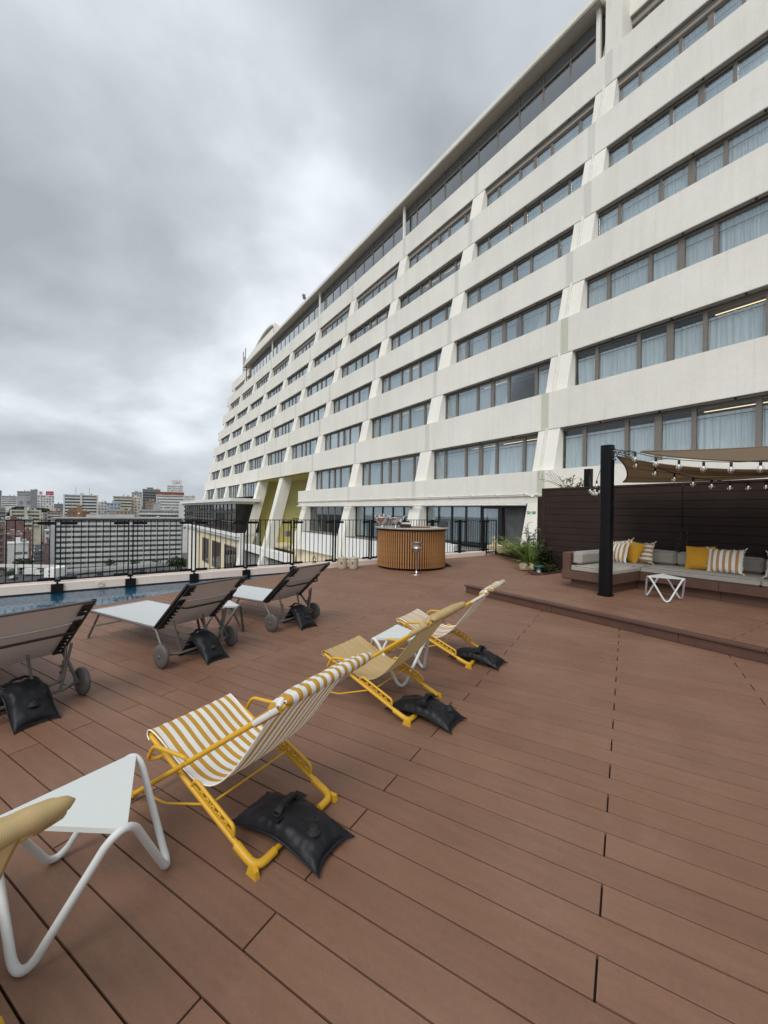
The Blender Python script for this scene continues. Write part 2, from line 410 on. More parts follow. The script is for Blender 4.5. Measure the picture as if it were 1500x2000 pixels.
M['brass']=plain('brass',(.55,.38,.16),.3,.9)
# city
def citymat(name,col,var=.14,rough=.85): return plain(name,col,rough,var=var,scale=.22,spec=.2,kind='World')
M['asphalt']=plain('asphalt',(.055,.055,.057),.9,var=.2,scale=.2,kind='World')
M['city_ground']=plain('city_ground',(.10,.098,.092),.95,var=.35,scale=.05,kind='World')
M['line_white']=plain('road_paint',(.70,.70,.68),.8)
M['city_glass']=plain('far_window_glass',(.135,.145,.155),.18,var=.5,scale=.5,kind='World')  # window tone raised to stand in for haze over the distant city
M['city_shade']=plain('shade_grey',(.22,.22,.215),.8)  # grey painting balcony shade on far blocks; hotel louvres and lower wall share it

# ------------------------------------------------------------------ frames of reference
YB = radians(59.18)      # across the boards; the boards run along YB + 90 degrees
YF = radians(34.09)      # straight into the hotel facade; the facade runs along YF + 90 degrees
bx = Vector((cos(YB), sin(YB), 0)); by = Vector((-sin(YB), cos(YB), 0))
fd = Vector((cos(YF), sin(YF), 0)); fs = Vector((-sin(YF), cos(YF), 0))
def F(s, d, z=0): return fd * d + fs * s + Vector((0, 0, z))
def B(x, y, z=0): return bx * x + by * y + Vector((0, 0, z))
K0 = Vector((-6.2, 6.6, 0)); K1 = Vector((3.54, 13.98, 0)); KD = (K1 - K0).normalized(); KN = Vector((-KD.y, KD.x, 0)); KA = math.atan2(KD.y, KD.x)
HP = 0.14                # height of the raised platform

# ================================================================== SETTING
def clip(poly, n, c):
    # keep n.p <= c
    o = []
    for i in range(len(poly)):
        a = poly[i]; b = poly[(i + 1) % len(poly)]; da = a[0]*n[0]+a[1]*n[1]-c; db = b[0]*n[0]+b[1]*n[1]-c
        if da <= 0: o.append(a)
        if da * db < 0:
            t = da / (da - db); o.append((a[0]+(b[0]-a[0])*t, a[1]+(b[1]-a[1])*t))
    return o
ground = MB(); ground.add([(-3000,-300,-30),(3000,-300,-30),(3000,5000,-30),(-3000,5000,-30)], [(0,1,2,3)])
tag(ground.build('ground', M['city_ground']), kind='structure')

deck = empty('deck', (0,0,0), YB); tag(deck, kind='structure')
sub = MB()
# dark bed that shows in the joints
bed = [(-9,-7),(17,-7),(17,6.675),(-9,6.675)]
toB = lambda v: (v.dot(bx), v.dot(by))
kn = (KN.dot(bx), KN.dot(by)); kc = KN.dot(K0) - 0.0
fdn = (fd.dot(bx), fd.dot(by))
bed = clip(bed, kn, kc); bed = clip(bed, fdn, 13.86)
sub.prism(bed, -0.3, -0.024)
sub.build('joist_bed', M['joist'], deck)
PW, PG, PL = 0.15, 0.0074, 2.0
full = MB().bevbox(PG/2, PW-PG/2, PG/2, PL-PG/2, -0.022, 0, 0.0011).mesh('plank', M['deck'])
planks = []
for k in range(-60, 115):
    x0 = 0.0202 + PW * k
    off = 0.0634 if (k % 2 == 1) else 1.0634
    for j in range(-5, 5):
        y0 = off + PL * j
        q = [(x0+PG/2, y0+PG/2), (x0+PW-PG/2, y0+PG/2), (x0+PW-PG/2, y0+PL-PG/2), (x0+PG/2, y0+PL-PG/2)]
        c = bx * (x0 + PW/2) + by * (y0 + PL/2)
        if c.y < -1.6 or c.x > 9.5 or c.x < -8: continue
        sd_ = (c.dot(fs), c.dot(fd))
        if sd_[1] > 6.6 and sd_[0] < 4.6 : continue          # under the platform
        if sd_[1] > 8.7 and sd_[0] < 5.9 : continue
        p = clip(q, (0, 1), 6.675); p = clip(p, kn, kc) if p else p
        p = clip(p, fdn, 13.86) if p else p
        if len(p) < 3: continue
        whole = len(p) == 4 and all(abs(a[0]-b_[0]) + abs(a[1]-b_[1]) < 1e-6 for a, b_ in zip(sorted(p), sorted(q)))
        vis = c.y > 0.5 and abs(c.x / max(c.y, .3)) < 1.35
        planks.append((0 if vis else 1, c.length, whole, x0, y0, p))
planks.sort(key=lambda t: (t[0], t[1]))
rest = MB()
for i, (_, _, whole, x0, y0, p) in enumerate(planks):
    if i < 300:
        if whole: link('plank', full, deck, Matrix.Translation((x0, y0, 0)))
        else: MB().prism(p, -0.022, 0).build('plank', M['deck'], deck)
    else: rest.prism(p, -0.022, 0)
tag(rest.build('planks', M['deck'], deck), kind='stuff')

# raised platform: planks run along the facade direction
plat = empty('deck_platform', (0,0,0), YF); tag(plat, kind='structure')
pm = MB().bevbox(PG/2, PW-PG/2, PG/2, PL-PG/2, HP-0.022, HP, 0.0016).mesh('platform_plank', M['deck'])
PD0, PS1 = 5.39, 5.28
MB().box(PD0+0.03, 9.55, -5.0, PS1-0.03, 0.002, HP-0.024).build('joist_bed', M['joist'], plat)
for r in range(26):
    d0 = PD0 + 0.10 + PW * r; off = 0 if r % 2 else 1.0
    for j in range(-4, 3):
        y0 = 1.50 + off + PL * j - 1.0; y1 = y0 + PL
        if y0 > PS1 or y1 < -4.2: continue
        if y1 <= PS1: link('plank', pm, plat, Matrix.Translation((d0, y0, 0)))
        else: MB().bevbox(d0+PG/2, d0+PW-PG/2, y0+PG/2, PS1, HP-0.022, HP, 0.0016).build('plank', M['deck'], plat)
for (a, b_) in ((-4.5,-.55),(-.55,1.95),(1.95,3.55),(3.55,PS1)):
    MB().bevbox(PD0, PD0+0.022, a+.002, b_-.002, 0.004, HP-0.030, .002).build('fascia_board', M['deck_trim'], plat)
for (a, b_) in ((-4.5,-1.4),(-1.4,1.2),(1.2,3.6),(3.6,PS1+.02)):
    MB().bevbox(PD0-0.022, PD0+0.098, a+.002, b_-.002, HP-0.028, HP+0.001, .003).build('nosing_board', M['deck_trim'], plat)
MB().bevbox(PD0+.023, 9.5, PS1-.022, PS1, 0.004, HP-.030, .002).build('fascia_board', M['deck_trim'], plat)

# pool
pool = empty('pool', (0,0,0), YB); tag(pool, kind='structure')
pp = [(-14,6.70),(12,6.70),(12,14),(-14,14)]; pp = clip(pp, kn, kc-.004)
mb = MB(); mb.add([(x,y,-0.55) for x,y in pp], [tuple(range(len(pp)))])
for i in range(len(pp)):
    a = pp[i]; b_ = pp[(i+1) % len(pp)]; mb.add([(a[0],a[1],-.55),(b_[0],b_[1],-.55),(b_[0],b_[1],-.03),(a[0],a[1],-.03)], [(0,1,2,3)])
mb.build('pool_basin', M['mosaic'], pool)
mb = MB(); mb.add([(x,y,-0.035) for x,y in pp], [tuple(range(len(pp)))]); mb.build('water', M['water'], pool)
MB().box(-14, 7.6, 6.676, 6.699, -.3, -.004).build('pool_edge', M['deck_trim'], pool)

# kerb under the fence
kerb = empty('kerb', K0, KA); tag(kerb, 'long pinkish plaster kerb along the pool under the black fence', 'kerb')
KT = 0.135
MB().bevbox(-6, 12.75, 0, .26, -1.2, KT, .012).build('kerb_wall', M['kerb'], kerb)
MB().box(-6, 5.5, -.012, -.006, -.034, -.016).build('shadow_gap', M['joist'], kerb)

# light well floor between deck and hotel
lw = MB(); lw.add([F(9,11.2,-3.4),F(33.4,11.2,-3.4),F(33.4,14.5,-3.4),F(9,14.5,-3.4)], [(0,1,2,3)])
tag(lw.build('terrace', M['low_white']), kind='structure')

# ================================================================== HOTEL
hotel = empty('hotel_building', (0,0,0), YF)
tag(hotel, 'long white terraced hotel with horizontal bands, slanted fins and curtained window rows', 'hotel')
DB = [13.415 + .755 * k for k in range(0, 9)]                 # face of band k
ZB = [1.85, 4.75, 7.86, 10.91, 13.94, 16.98, 20.36, 23.35, 26.3]
ZT = [3.095, 6.19, 9.25, 12.30, 15.35, 18.42, 21.80, 24.75, 27.4]
ZH = [z - (.30 if i in (6, 7) else .05) for i, z in enumerate(ZB)]     # window heads
BAY = 7.45; C0, C1 = 9.11, 10.04                               # a column spans C0..C1 + BAY*j
SEND, SRIGHT = 78.7, -6.5
LW, LE = 9.7, 67.2                                             # lounge on the top floor spans these
def band(k, s0, s1):
    mb = MB(); d = DB[k]
    mb.box(d, d+1.2, s0, s1, ZB[k]+.03, ZT[k])
    mb.box(d+.0, d+.06, s0, s1, ZB[k]-.0, ZB[k]+.029)
    mb.build('band', M['white_wall'], hotel)
    MB().box(d+.07, d+.145, s0+.02, s1-.02, ZB[k]-.055, ZB[k]+.028).build('gutter', M['gutter'], hotel)
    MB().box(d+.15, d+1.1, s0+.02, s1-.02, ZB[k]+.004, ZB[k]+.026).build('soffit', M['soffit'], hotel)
for k in range(1, 7): band(k, SRIGHT, SEND)
band(7, LE, SEND); band(7, SRIGHT, 9.05)
# lowest band is a ledge with a lip
mb = MB(); d = 13.535
mb.box(d, d+1.2, SRIGHT, 33.25, 2.17, ZT[0]); mb.box(d+.03, d+.5, SRIGHT, 33.2, 1.85, 2.169); mb.box(d-.035, d, SRIGHT, 33.25, 2.14, 2.175)
mb.build('band', M['white_wall'], hotel)
# clips under the gutters and patched joint strips on the bands
clips = MB()
for k in range(1, 7):
    for i in range(26):
        s_ = 2.0 + i * 1.86; clips.box(DB[k]+.055, DB[k]+.10, s_, s_+.05, ZB[k]-.075, ZB[k]-.02)
tag(clips.build('gutter_clips', M['black_steel'], hotel), kind='stuff')
strip = {}
for k in range(0, 7):
    h = (ZB[k], ZT[k]); me = MB().box(-.0025, .01, 0, .32, (2.18 if k == 0 else h[0]+.035), h[1]-.003).mesh('joint_strip', M['strip_wall'])
    meg = me.copy(); meg.materials[0] = M['strip_green']
    for j in range(-1, 9):
        if k == 0 and j > 2: continue
        q_ = link('joint_strip', meg if j == 0 and k in (0,1,2) else me, hotel, Matrix.Translation((DB[k] if k else 13.535, C1 + BAY*j - .75 + .3*((k*7+j*3) % 2), 0)))
# columns (fins)
def fin(k, top=None):
    # opening above band k-1 and below band k
    a = DB[k-1] + .40; b_ = DB[k] + .03; g = DB[k] + .34; z0 = ZT[k-1] - .03; z1 = ZB[k] + .02
    return MB().hexa([(a,0,z0),(g,0,z0),(g,.93,z0),(a,.93,z0),(b_,0,z1),(g,0,z1),(g,.93,z1),(b_,.93,z1)]).mesh('column', M['white_wall'])
for k in range(1, 8):
    me = fin(k)
    for j in range(-2, 10):
        s_ = C0 + BAY * j
        if k == 1 and j in (4, 5): continue
        if k == 7 and (LW - .3 < s_ < LE - 1): continue
        link('column', me, hotel, Matrix.Translation((0, s_ if j < 9 else s_ + .45, 0)))
# ground floor columns run down past the deck
def gfin(z0, z1): 
    f = lambda z: 13.56 + (z - 1.85) * .247
    return MB().hexa([(f(z0),0,z0),(14.3,0,z0),(14.3,.93,z0),(f(z0),.93,z0),(f(z1),0,z1),(14.3,0,z1),(14.3,.93,z1),(f(z1),.93,z1)]).mesh('column', M['white_wall'])
ga = gfin(-.1, 1.86); gb = gfin(-1.74, 1.86)
for j in range(-2, 4): link('column', ga if j < 1 else gb, hotel, Matrix.Translation((0, C0 + BAY*j, 0)))
# the two tall fins beside the open recess
def tallfin(back): 
    f = lambda z: 13.56 + (z - 1.85) * .247
    z0, z1 = -8.0, 4.76
    return MB().hexa([(f(z0),0,z0),(f(z0)+back,0,z0),(f(z0)+back,.96,z0),(f(z0),.96,z0),(f(z1),0,z1),(f(z1)+back,0,z1),(f(z1)+back,.96,z1),(f(z1),.96,z1)]).mesh('column', M['white_wall'])
link('column', tallfin(1.0), hotel, Matrix.Translation((0, 38.98, 0)))
link('column', tallfin(1.0), hotel, Matrix.Translation((0, 46.3, 0)))
# rain pipes on the fin beside the terrace
for k in range(1, 8):
    a = DB[k-1] + .40; b_ = DB[k] + .03
    MB().tube([(a-.02, 9.66, ZT[k-1]-.02), (b_-.02, 9.66, ZB[k]+.04)], .055, 10).build('rain_pipe', M['pipe'], hotel)
mb = MB()
for k in (6,): 
    mb.tube([(DB[k]+.16, 2.0, ZB[k]-.16), (DB[k]+.16, 60, ZB[k]-.16)], .022, 6)
    for i in range(30): mb.tube([(DB[k]+.16, 2.5+i*1.9, ZB[k]-.16), (DB[k]+.2, 2.5+i*1.9, ZB[k]+.02)], .014, 5)
mb.build('awning_rod', M['gutter'], hotel)

# ---- windows
PAN = [(.02,.78),(.91,2.25),(2.37,3.16),(3.36,4.15),(4.27,5.61),(5.74,6.50)]    # panes within a 6.52 m bay
WL = 6.52
def wframe(h, rail=True):
    mb = MB(); D = .075
    edges = [0] + sum([[a, b_] for a, b_ in PAN], []) + [WL]
    for i in range(0, len(edges), 2):
        a, b_ = edges[i], edges[i+1]
        if b_ - a < .035: b_ = a + .035
        mb.bevbox(-.03, D, a, b_, .055, h-.05, .006)
    mb.box(-.02, D, 0, WL, 0, .055); mb.box(-.025, D, 0, WL, h-.07, h)
    if rail:
        mb.box(.034, .046, .03, WL-.03, h-.385, h-.365)
    return mb.mesh('window', M['mullion'])
def curtain(h, seed, gaps=(), drop=.03):
    r = random.Random(seed); mb = MB(); n = 330
    ph = 0; ys = []
    for i in range(n+1):
        ph += 1.15 + .55*sin(i*.083+seed) + r.uniform(-.25,.25); ys.append(.030*sin(ph) + .014*sin(ph*.41+seed))
    vs = []
    for i in range(n+1):
        y = .03 + (WL-.06)*i/n; sway = .05*sin(i*.21+seed)+.03*sin(i*.057)
        vs += [(.105+ys[i]*.7, y, h-drop), (.105+ys[i], y+sway*.4, .6), (.105+ys[i]*1.25, y+sway, .02)]
    fs = []
    for i in range(n):
        y = .03 + (WL-.06)*i/n
        if any(a < y < b_ for a, b_ in gaps): continue
        for q in (0, 1): fs.append((i*3+q, i*3+q+1, i*3+q+4, i*3+q+3))
    return mb.add(vs, fs, 0, True).mesh('curtain', M['curtain'])
def pane_mesh(w, h, m): return MB().box(.018, .026, .0, w, .0, h).mesh('pane', m)
HO = 1.64
FR = wframe(HO); CUR = [curtain(HO, s_) for s_ in (1, 5, 9)] + [curtain(HO, 13, ((.92, 2.26),), .26), curtain(HO, 21, (), .62)] + [curtain(HO, s_, (), .26) for s_ in (3, 17)] + [curtain(HO, 23, ((.0,.8),(2.9,3.2),(4.2,4.6))), curtain(HO, 27, ((2.2,2.6),(5.4,6.0)))]
PM = [pane_mesh(b_-a, HO-.125, M['glass']) for a, b_ in PAN]
allp = MB()
for a, b_ in PAN: allp.box(.018, .026, a, b_, .055, HO-.07)
ALLP = allp.mesh('glazing', M['glass'])
LIGHT = MB().box(.26, .31, .25, 2.15, HO-.145, HO-.128).mesh('strip_light', M['strip_light'])
LIGHT2 = MB().box(.26, .31, 2.45, 4.05, HO-.145, HO-.128).mesh('strip_light', M['strip_light'])
WARM = MB().box(.28, .9, .1, 6.3, HO-.10, HO-.085).mesh('timber_ceiling', M['warm_panel'])
LITW = {(1,-1):1,(1,0):1,(1,1):1,(2,-1):1,(2,1):1,(2,0):2,(3,1):2,(1,2):1}
npane = 0
for k in range(1, 8):
    for j in range(-2, 9):
        s_ = C1 + BAY*j
        if k == 1 and j in (3, 4): continue
        if k == 7 and LW - 1 < s_ < LE - 1: continue
        w = link('window', FR, hotel, Matrix.Translation((DB[k]+.26, s_, ZH[k]-HO)))
        if k in (6, 7): MB().bevbox(DB[k]+.16, DB[k]+.36, s_, s_+WL, ZH[k]+.002, ZB[k]+.003, .01).build('lintel', M['soffit'], w.parent)
        near = j <= 4 and j >= -1 and npane < 240
        if near:
            for (a, b_), pmesh in zip(PAN, PM):
                link('pane', pmesh, w, Matrix.Translation((0, a, .055))); npane += 1
        else: link('glazing', ALLP, w)
        ci = 3 if (k, j) == (2, 0) else (4 if (k, j) in ((5,1),(5,2)) else (5 + (k+j) % 2 if (k, j) in LITW else (7 + k % 2 if (k*3+j*5) % 7 == 2 else (k*5 + j*3) % 3)))
        link('curtain', CUR[ci], w)
        if (k, j) in LITW:
            link('strip_light', LIGHT if LITW[k, j] == 1 else LIGHT2, w)
            if LITW[k, j] == 1 and j != -1: link('strip_light', LIGHT2, w)
        if (k, j) in ((5,1),(5,2),(6,-1)):
            link('timber_ceiling', WARM, w); link('strip_light', LIGHT, w); link('strip_light', LIGHT2, w)
# rooms behind: floors are the bands, partitions and back walls
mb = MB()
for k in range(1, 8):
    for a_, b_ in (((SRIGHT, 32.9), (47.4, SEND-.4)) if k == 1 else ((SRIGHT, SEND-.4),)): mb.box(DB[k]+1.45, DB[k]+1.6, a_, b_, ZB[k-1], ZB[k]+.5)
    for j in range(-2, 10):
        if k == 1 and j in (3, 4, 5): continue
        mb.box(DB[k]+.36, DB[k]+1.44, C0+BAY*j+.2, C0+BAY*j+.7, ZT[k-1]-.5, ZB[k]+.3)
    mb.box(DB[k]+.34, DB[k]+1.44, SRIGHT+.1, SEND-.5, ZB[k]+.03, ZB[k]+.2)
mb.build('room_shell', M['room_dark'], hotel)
mb = MB()
for k in range(1, 8): mb.box(DB[k]+1.0, 32, SEND-.38, SEND-.12, ZB[k-1]+.1, ZB[k]+.1)
mb.box(19.6, 32, SRIGHT, SEND-.2, 0, 24.2); mb.build('end_wall', M['white_wall'], hotel)

M['glass_lounge'] = glass('mirror_tinted_lounge_glass',(.80,.87,.90),4.5,1.5)
# ---- top floor lounge under a thin roof slab
rz0, rz1 = 24.27, 24.60
MB().bevbox(17.60, 33, LW-.02, LE, rz0, rz1, .03).build('roof_slab', M['white_wall'], hotel)
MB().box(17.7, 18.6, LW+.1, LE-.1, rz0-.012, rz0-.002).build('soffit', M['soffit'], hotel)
GD = 18.42
mb = MB(); n = int((LE-1.0-LW-.3)/1.49)
for i in range(n+1):
    y = LW + .35 + i*1.49; mb.bevbox(GD-.05, GD+.05, y-.045, y+.045, ZT[6]-.02, rz0-.01, .008)
mb.box(GD-.06, GD+.06, LW+.3, LE-.8, 23.50, 23.60); mb.box(GD-.04, GD+.04, LW+.3, LE-.8, ZT[6], ZT[6]+.07)
lf = mb.build('window', M['mullion'], hotel)
gp = MB().box(-.006, .006, .05, 1.44, 0, 1.57).mesh('pane', M['glass_lounge']); gp2 = MB().box(-.006, .006, .05, 1.44, 0, .64).mesh('pane', M['city_shade'])
lc = curtain(1.5, 31)
for i in range(n):
    y = LW + .35 + i*1.49
    link('pane', gp, lf, Matrix.Translation((GD, y, ZT[6]+.07)))
    if (i % 10) in (1, 2, 9): 
        q = link('curtain', MB().grid(lambda a, b_: (GD+.16+.03*sin(b_*38), y+.25+(.9 if i%3 else .5)*b_, ZT[6]+.08+1.5*a), 2, 40).mesh('curtain', M['curtain']), lf)
louv = MB()
for i in range(n):
    y = LW + .35 + i*1.49
    for q in range(6): louv.box(GD-.02, GD+.03, y+.05, y+1.44, 23.62+q*.108, 23.62+q*.108+.062)
tag(louv.build('louvres', M['city_shade'], hotel), kind='stuff')
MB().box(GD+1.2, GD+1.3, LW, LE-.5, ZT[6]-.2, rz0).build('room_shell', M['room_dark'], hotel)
for s_ in (10.0, 24.6, 39.3, 54.2):
    MB().bevbox(18.02, 18.17, s_-.09, s_+.09, ZT[6]-.02, rz0-.001, .01).build('roof_post', M['white_wall'], hotel)
MB().box(18.04, 19.2, 8.95, LW-.03, ZT[6]-.05, 25.3).build('roof_end_wall', M['white_wall'], hotel)
MB().bevbox(18.03, 18.13, 66.7, 66.8, ZT[6]-.02, rz0-.001, .01).build('roof_post', M['black_steel'], hotel)
# vaulted roof house at the far end: a parapet, and a thin shell arching over a dark opening
prof = spline([(0,66.5,25.9),(0,64.5,26.42),(0,62.5,26.95),(0,61.0,27.27),(0,59.5,27.5),(0,58.2,27.57),(0,56.8,27.48),(0,55.5,27.22),(0,54.9,26.5)], 4); N = len(prof)-1
shell = MB(); vs = []
for p_ in prof:
    for d in (18.5, 27.0): vs += [(d, p_.y, p_.z), (d, p_.y, p_.z-.24)]
fsx = []
for i in range(N):
    a = i*4; b_ = a+4
    fsx += [(a, b_, b_+2, a+2), (a+1, a+3, b_+3, b_+1), (a, a+1, b_+1, b_), (a+2, b_+2, b_+3, a+3)]
shell.add(vs, fsx); shell.build('roof_vault', M['white_wall'], hotel)
par = [(69.0,24.6),(69.2,26.0),(66.0,26.30),(63.4,26.5),(58.0,26.5),(55.1,26.5),(55.1,24.6)]
mb = MB(); n_ = len(par)
mb.add([(18.45,a,b_) for a,b_ in par]+[(18.75,a,b_) for a,b_ in par], [tuple(range(n_))[::-1], tuple(range(n_,2*n_))]+[(i,(i+1)%n_,n_+(i+1)%n_,n_+i) for i in range(n_)])
mb.build('roof_parapet', M['white_wall'], hotel)
mb = MB(); mb.add([(20.5,55.0,24.6),(20.5,67.0,24.6)]+[(20.5,p_.y,p_.z-.05) for p_ in prof], [tuple(range(N+3))]); mb.build('vault_back', M['room_dark'], hotel)
mb = MB(); mb.add([(18.5,54.9,24.6),(27,51.5,24.6),(27,51.5,25.2),(18.5,52.0,25.4),(18.5,54.9,27.2),(27,54.9,27.2)], [(0,3,4),(0,1,2,3),(3,2,5,4)]); mb.build('vault_flank', M['white_wall'], hotel)
for s_, z1 in ((72.2, 28.7), (70.9, 28.9), (71.4, 27.6)):
    MB().tube([(19, s_, 24.3), (19, s_, z1)], .07, 6).build('antenna', M['gutter'], hotel)
MB().tube([(17.9,42.9,24.6),(17.9,42.9,25.35)],.03,6).box(17.6,17.9,42.7,42.95,25.3,25.5).box(17.8,18.1,43.05,43.25,25.2,25.45).build('roof_floodlight', M['gutter'], hotel)

# ---- ground floor: shop front, low wall, light well wall
GZ = 13.95
def groundwin(s0, s1, z0, z1, fr, n, gm, cur=None):
    mb = MB(); w = (s1-s0)/n
    for i in range(n+1): mb.bevbox(GZ-.04, GZ+.06, s0+i*w-.04, s0+i*w+.04, z0, z1, .006)
    mb.box(GZ-.05, GZ+.06, s0, s1, z0-.06, z0+.03); mb.box(GZ-.05, GZ+.06, s0, s1, z1-.05, z1+.02)
    o = mb.build('window', fr, hotel)
    p = MB().box(-.005, .005, .04, w-.04, .03, z1-z0-.05).mesh('pane', gm)
    for i in range(n): link('pane', p, o, Matrix.Translation((GZ, s0+i*w, z0)))
    if cur:
        link('curtain', MB().grid(lambda a, b_: (GZ+.35+.03*sin(b_*60)+.02*sin(b_*23), s0+.05+(s1-s0-.1)*b_, z0+.05+(z1-z0-.12)*a), 2, 120).mesh('curtain', cur), o)
    return o
groundwin(C1+BAY*2, C0+BAY*3, -.22, 1.78, M['mullion'], 6, M['glass_dark'])
groundwin(C1+BAY*1, C0+BAY*2, -.22, 1.78, M['black_frame'], 6, M['glass'], M['curtain'])
groundwin(12.75, C0+BAY, 0.02, 1.78, M['black_frame'], 4, M['glass'], M['curtain'])
groundwin(11.75, 12.70, 0.02, 1.70, M['black_frame'], 1, M['glass'], M['curtain'])
MB().box(GZ-.05, GZ+.05, 11.55, 11.72, 0, 1.8).box(GZ-.05, GZ+.05, 10.15, 10.42, 0, 1.8).box(GZ-.05, GZ+.05, 10.42, 11.55, 1.70, 1.8).build('door_frame', M['black_frame'], hotel)
MB().grid(lambda a, b_: (GZ+.12+.05*sin(a*4+b_*7)*a, 10.44+1.09*b_, 0.02+1.67*a), 10, 14).build('door_tarpaulin', M['tarp'], hotel)
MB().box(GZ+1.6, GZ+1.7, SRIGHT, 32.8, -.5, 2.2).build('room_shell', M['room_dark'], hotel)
MB().box(13.1, 14.4, SRIGHT, 9.1, -.4, 1.84).build('ground_wall', M['white_wall'], hotel)
mb = MB(); mb.hexa([(13.08,16.9,-1.72),(14.2,16.9,-1.72),(14.2,33.2,-1.72),(13.08,33.2,-1.72),(13.22,16.9,-.29),(14.2,16.9,-.29),(14.2,33.2,-.29),(13.22,33.2,-.29)])
mb.hexa([(13.08,9.6,-1.72),(14.2,9.6,-1.72),(14.2,16.9,-1.72),(13.08,16.9,-1.72),(13.22,9.6,-.05),(14.2,9.6,-.05),(14.2,16.9,-.05),(13.22,16.9,-.05)])
mb.build('low_wall', M['low_white'], hotel)
MB().box(13.2, 13.9, 16.9, 33.1, -.288, -.245).build('window_sill', M['gutter'], hotel)
MB().box(13.35, 14.3, 12, 33.4, -3.4, -1.721).build('lower_wall', M['cream_wall'], hotel)
MB().tube([(13.30, 9.95, 1.795), (13.30, 32.9, 1.795)], .042, 10).build('awning_tube', M['pipe'], hotel)
mb = MB()
for i in range(17): mb.box(13.28, 13.60, 10.1+i*1.42, 10.14+i*1.42, 1.80, 1.853)
mb.build('awning_bracket', M['pipe'], hotel)
mb = MB().tube([(13.49, 9.98, 2.21), (13.49, 33.2, 2.21)], .020, 8)
for i in range(17): mb.beam((13.47, 10.0+i*1.42, 2.17), (13.47, 10.16+i*1.42, 2.27), .05, .045)
mb.build('conduit', M['pipe'], hotel)
MB().tube(rounded([(13.5,17.4,1.78),(13.42,17.3,1.66),(13.4,17.15,1.62),(13.42,17.05,1.74),(13.5,17.1,1.8)],.05),.014,6).box(13.40,13.52,17.28,17.5,1.68,1.80).build('speaker_bracket', M['gutter'], hotel)

# ---- open recess with olive walls
mb = MB(); mb.box(17.6, 17.8, 32.5, 56, -8, 4.76); mb.box(14.6, 17.6, 47.3, 47.5, -8, 4.75); mb.box(14.4, 17.6, 32.9, 33.1, -8, 4.75)
mb.build('recess_wall', M['olive_wall'], hotel)
MB().box(14.1, 17.6, 33.1, 47.3, 4.745, 4.79).build('recess_ceiling', M['olive_wall'], hotel)
MB().box(15.2, 15.4, 33.1, 36.4, 1.3, 2.6).build('recess_lintel', M['cream_wall'], hotel)
MB().box(15.0, 17.6, 33.1, 47.3, -2.6, -2.4).build('recess_floor', M['cream_wall'], hotel)
mb = MB(); mb.box(15.25,15.31,33.1,38.9,.62,.68); mb.box(15.25,15.31,33.1,38.9,-.28,-.22)
for i in range(14): mb.box(15.26,15.29,33.2+i*.42,33.23+i*.42,-.28,.62)
for s_ in (33.3,34.6): mb.box(15.2,15.3,s_,s_+.08,-.3,1.3)
mb.build('recess_railing', M['black_steel'], hotel)
MB().box(17.52,17.6,43.3,44.9,1.0,1.35).build('recess_panel', M['olive_wall'], hotel)
MB().box(13.7,14.1,36.3,37.0,-1.0,-.5).build('wall_vent', M['gutter'], hotel)
MB().box(12.45, 13.2, 33.0, 46.3, -3.0, -2.35).build('low_parapet', M['low_white'], hotel)
MB().box(12.9, 13.3, 33.5, 47.0, -8, -3.31).build('lower_wall', M['city_shade'], hotel)

# ================================================================== RESTAURANT WING
wing = empty('restaurant_wing', (0,0,0), YF)
tag(wing, 'low projecting wing with black glazed storey, flat white roof and cream wall below', 'building')
WD, W0, W1 = 11.75, 46.55, 83.0
MB().bevbox(10.95, 14.2, 45.9, 84, 2.32, 2.68, .02).build('roof', M['low_white'], wing)
MB().box(11.3, 14.2, 46.3, 83.5, 2.06, 2.319).build('roof_soffit', M['strip_wall'], wing)
MB().box(WD+.06, 14.3, W0+.06, W1, -1.2, 2.055).build('glazed_core', M['black_frame'], wing)
mb = MB()
for i in range(19): mb.box(WD-.06, WD+.05, W0+i*2.0, W0+i*2.0+.28, -1.2, 2.055)
for z in (1.12, .98): mb.box(WD-.07, WD+.05, W0, W1, z, z+.10)
mb.box(WD-.08, WD+.05, W0, W1, -1.2, -.95)
wf = mb.build('window_frame', M['black_frame'], wing)
darkg = plain('black_wing_glass', (.02,.021,.023), .03, var=.1)
p1 = MB().box(0, .02, .28, 2.0, 0, .93).mesh('pane', darkg); p2 = MB().box(0, .02, .28, 2.0, 0, 1.93).mesh('pane', darkg)
for i in range(18):
    link('pane', p1, wf, Matrix.Translation((WD, W0+i*2.0, 1.12))); link('pane', p2, wf, Matrix.Translation((WD, W0+i*2.0, -.95)))
MB().box(WD, 13.3, W0-.0, W0+.055, -1.2, 2.05).build('side_glass', darkg, wing)
MB().box(WD-.10, WD-.05, W0-.05, W1, .02, .07).build('handrail', M['gutter'], wing)
MB().bevbox(11.62, 14, W0-.25, W1+.2, -1.62, -1.201, .02).build('cornice', M['low_white'], wing)
MB().bevbox(11.80, 14, W0-.1, W1+.1, -1.95, -1.621, .02).build('cornice', M['low_white'], wing)
MB().box(12.2, 14, W0-.0, W1, -30, -1.951).build('wall', M['cream_wall'], wing)
MB().bevbox(12.1, 12.6, 45.9, W0+.3, -30, -1.21, .02).build('pilaster', M['low_white'], wing)
MB().box(12.05, 12.199, 74.5, 80.0, -30, -1.96).build('pilaster', M['low_white'], wing)
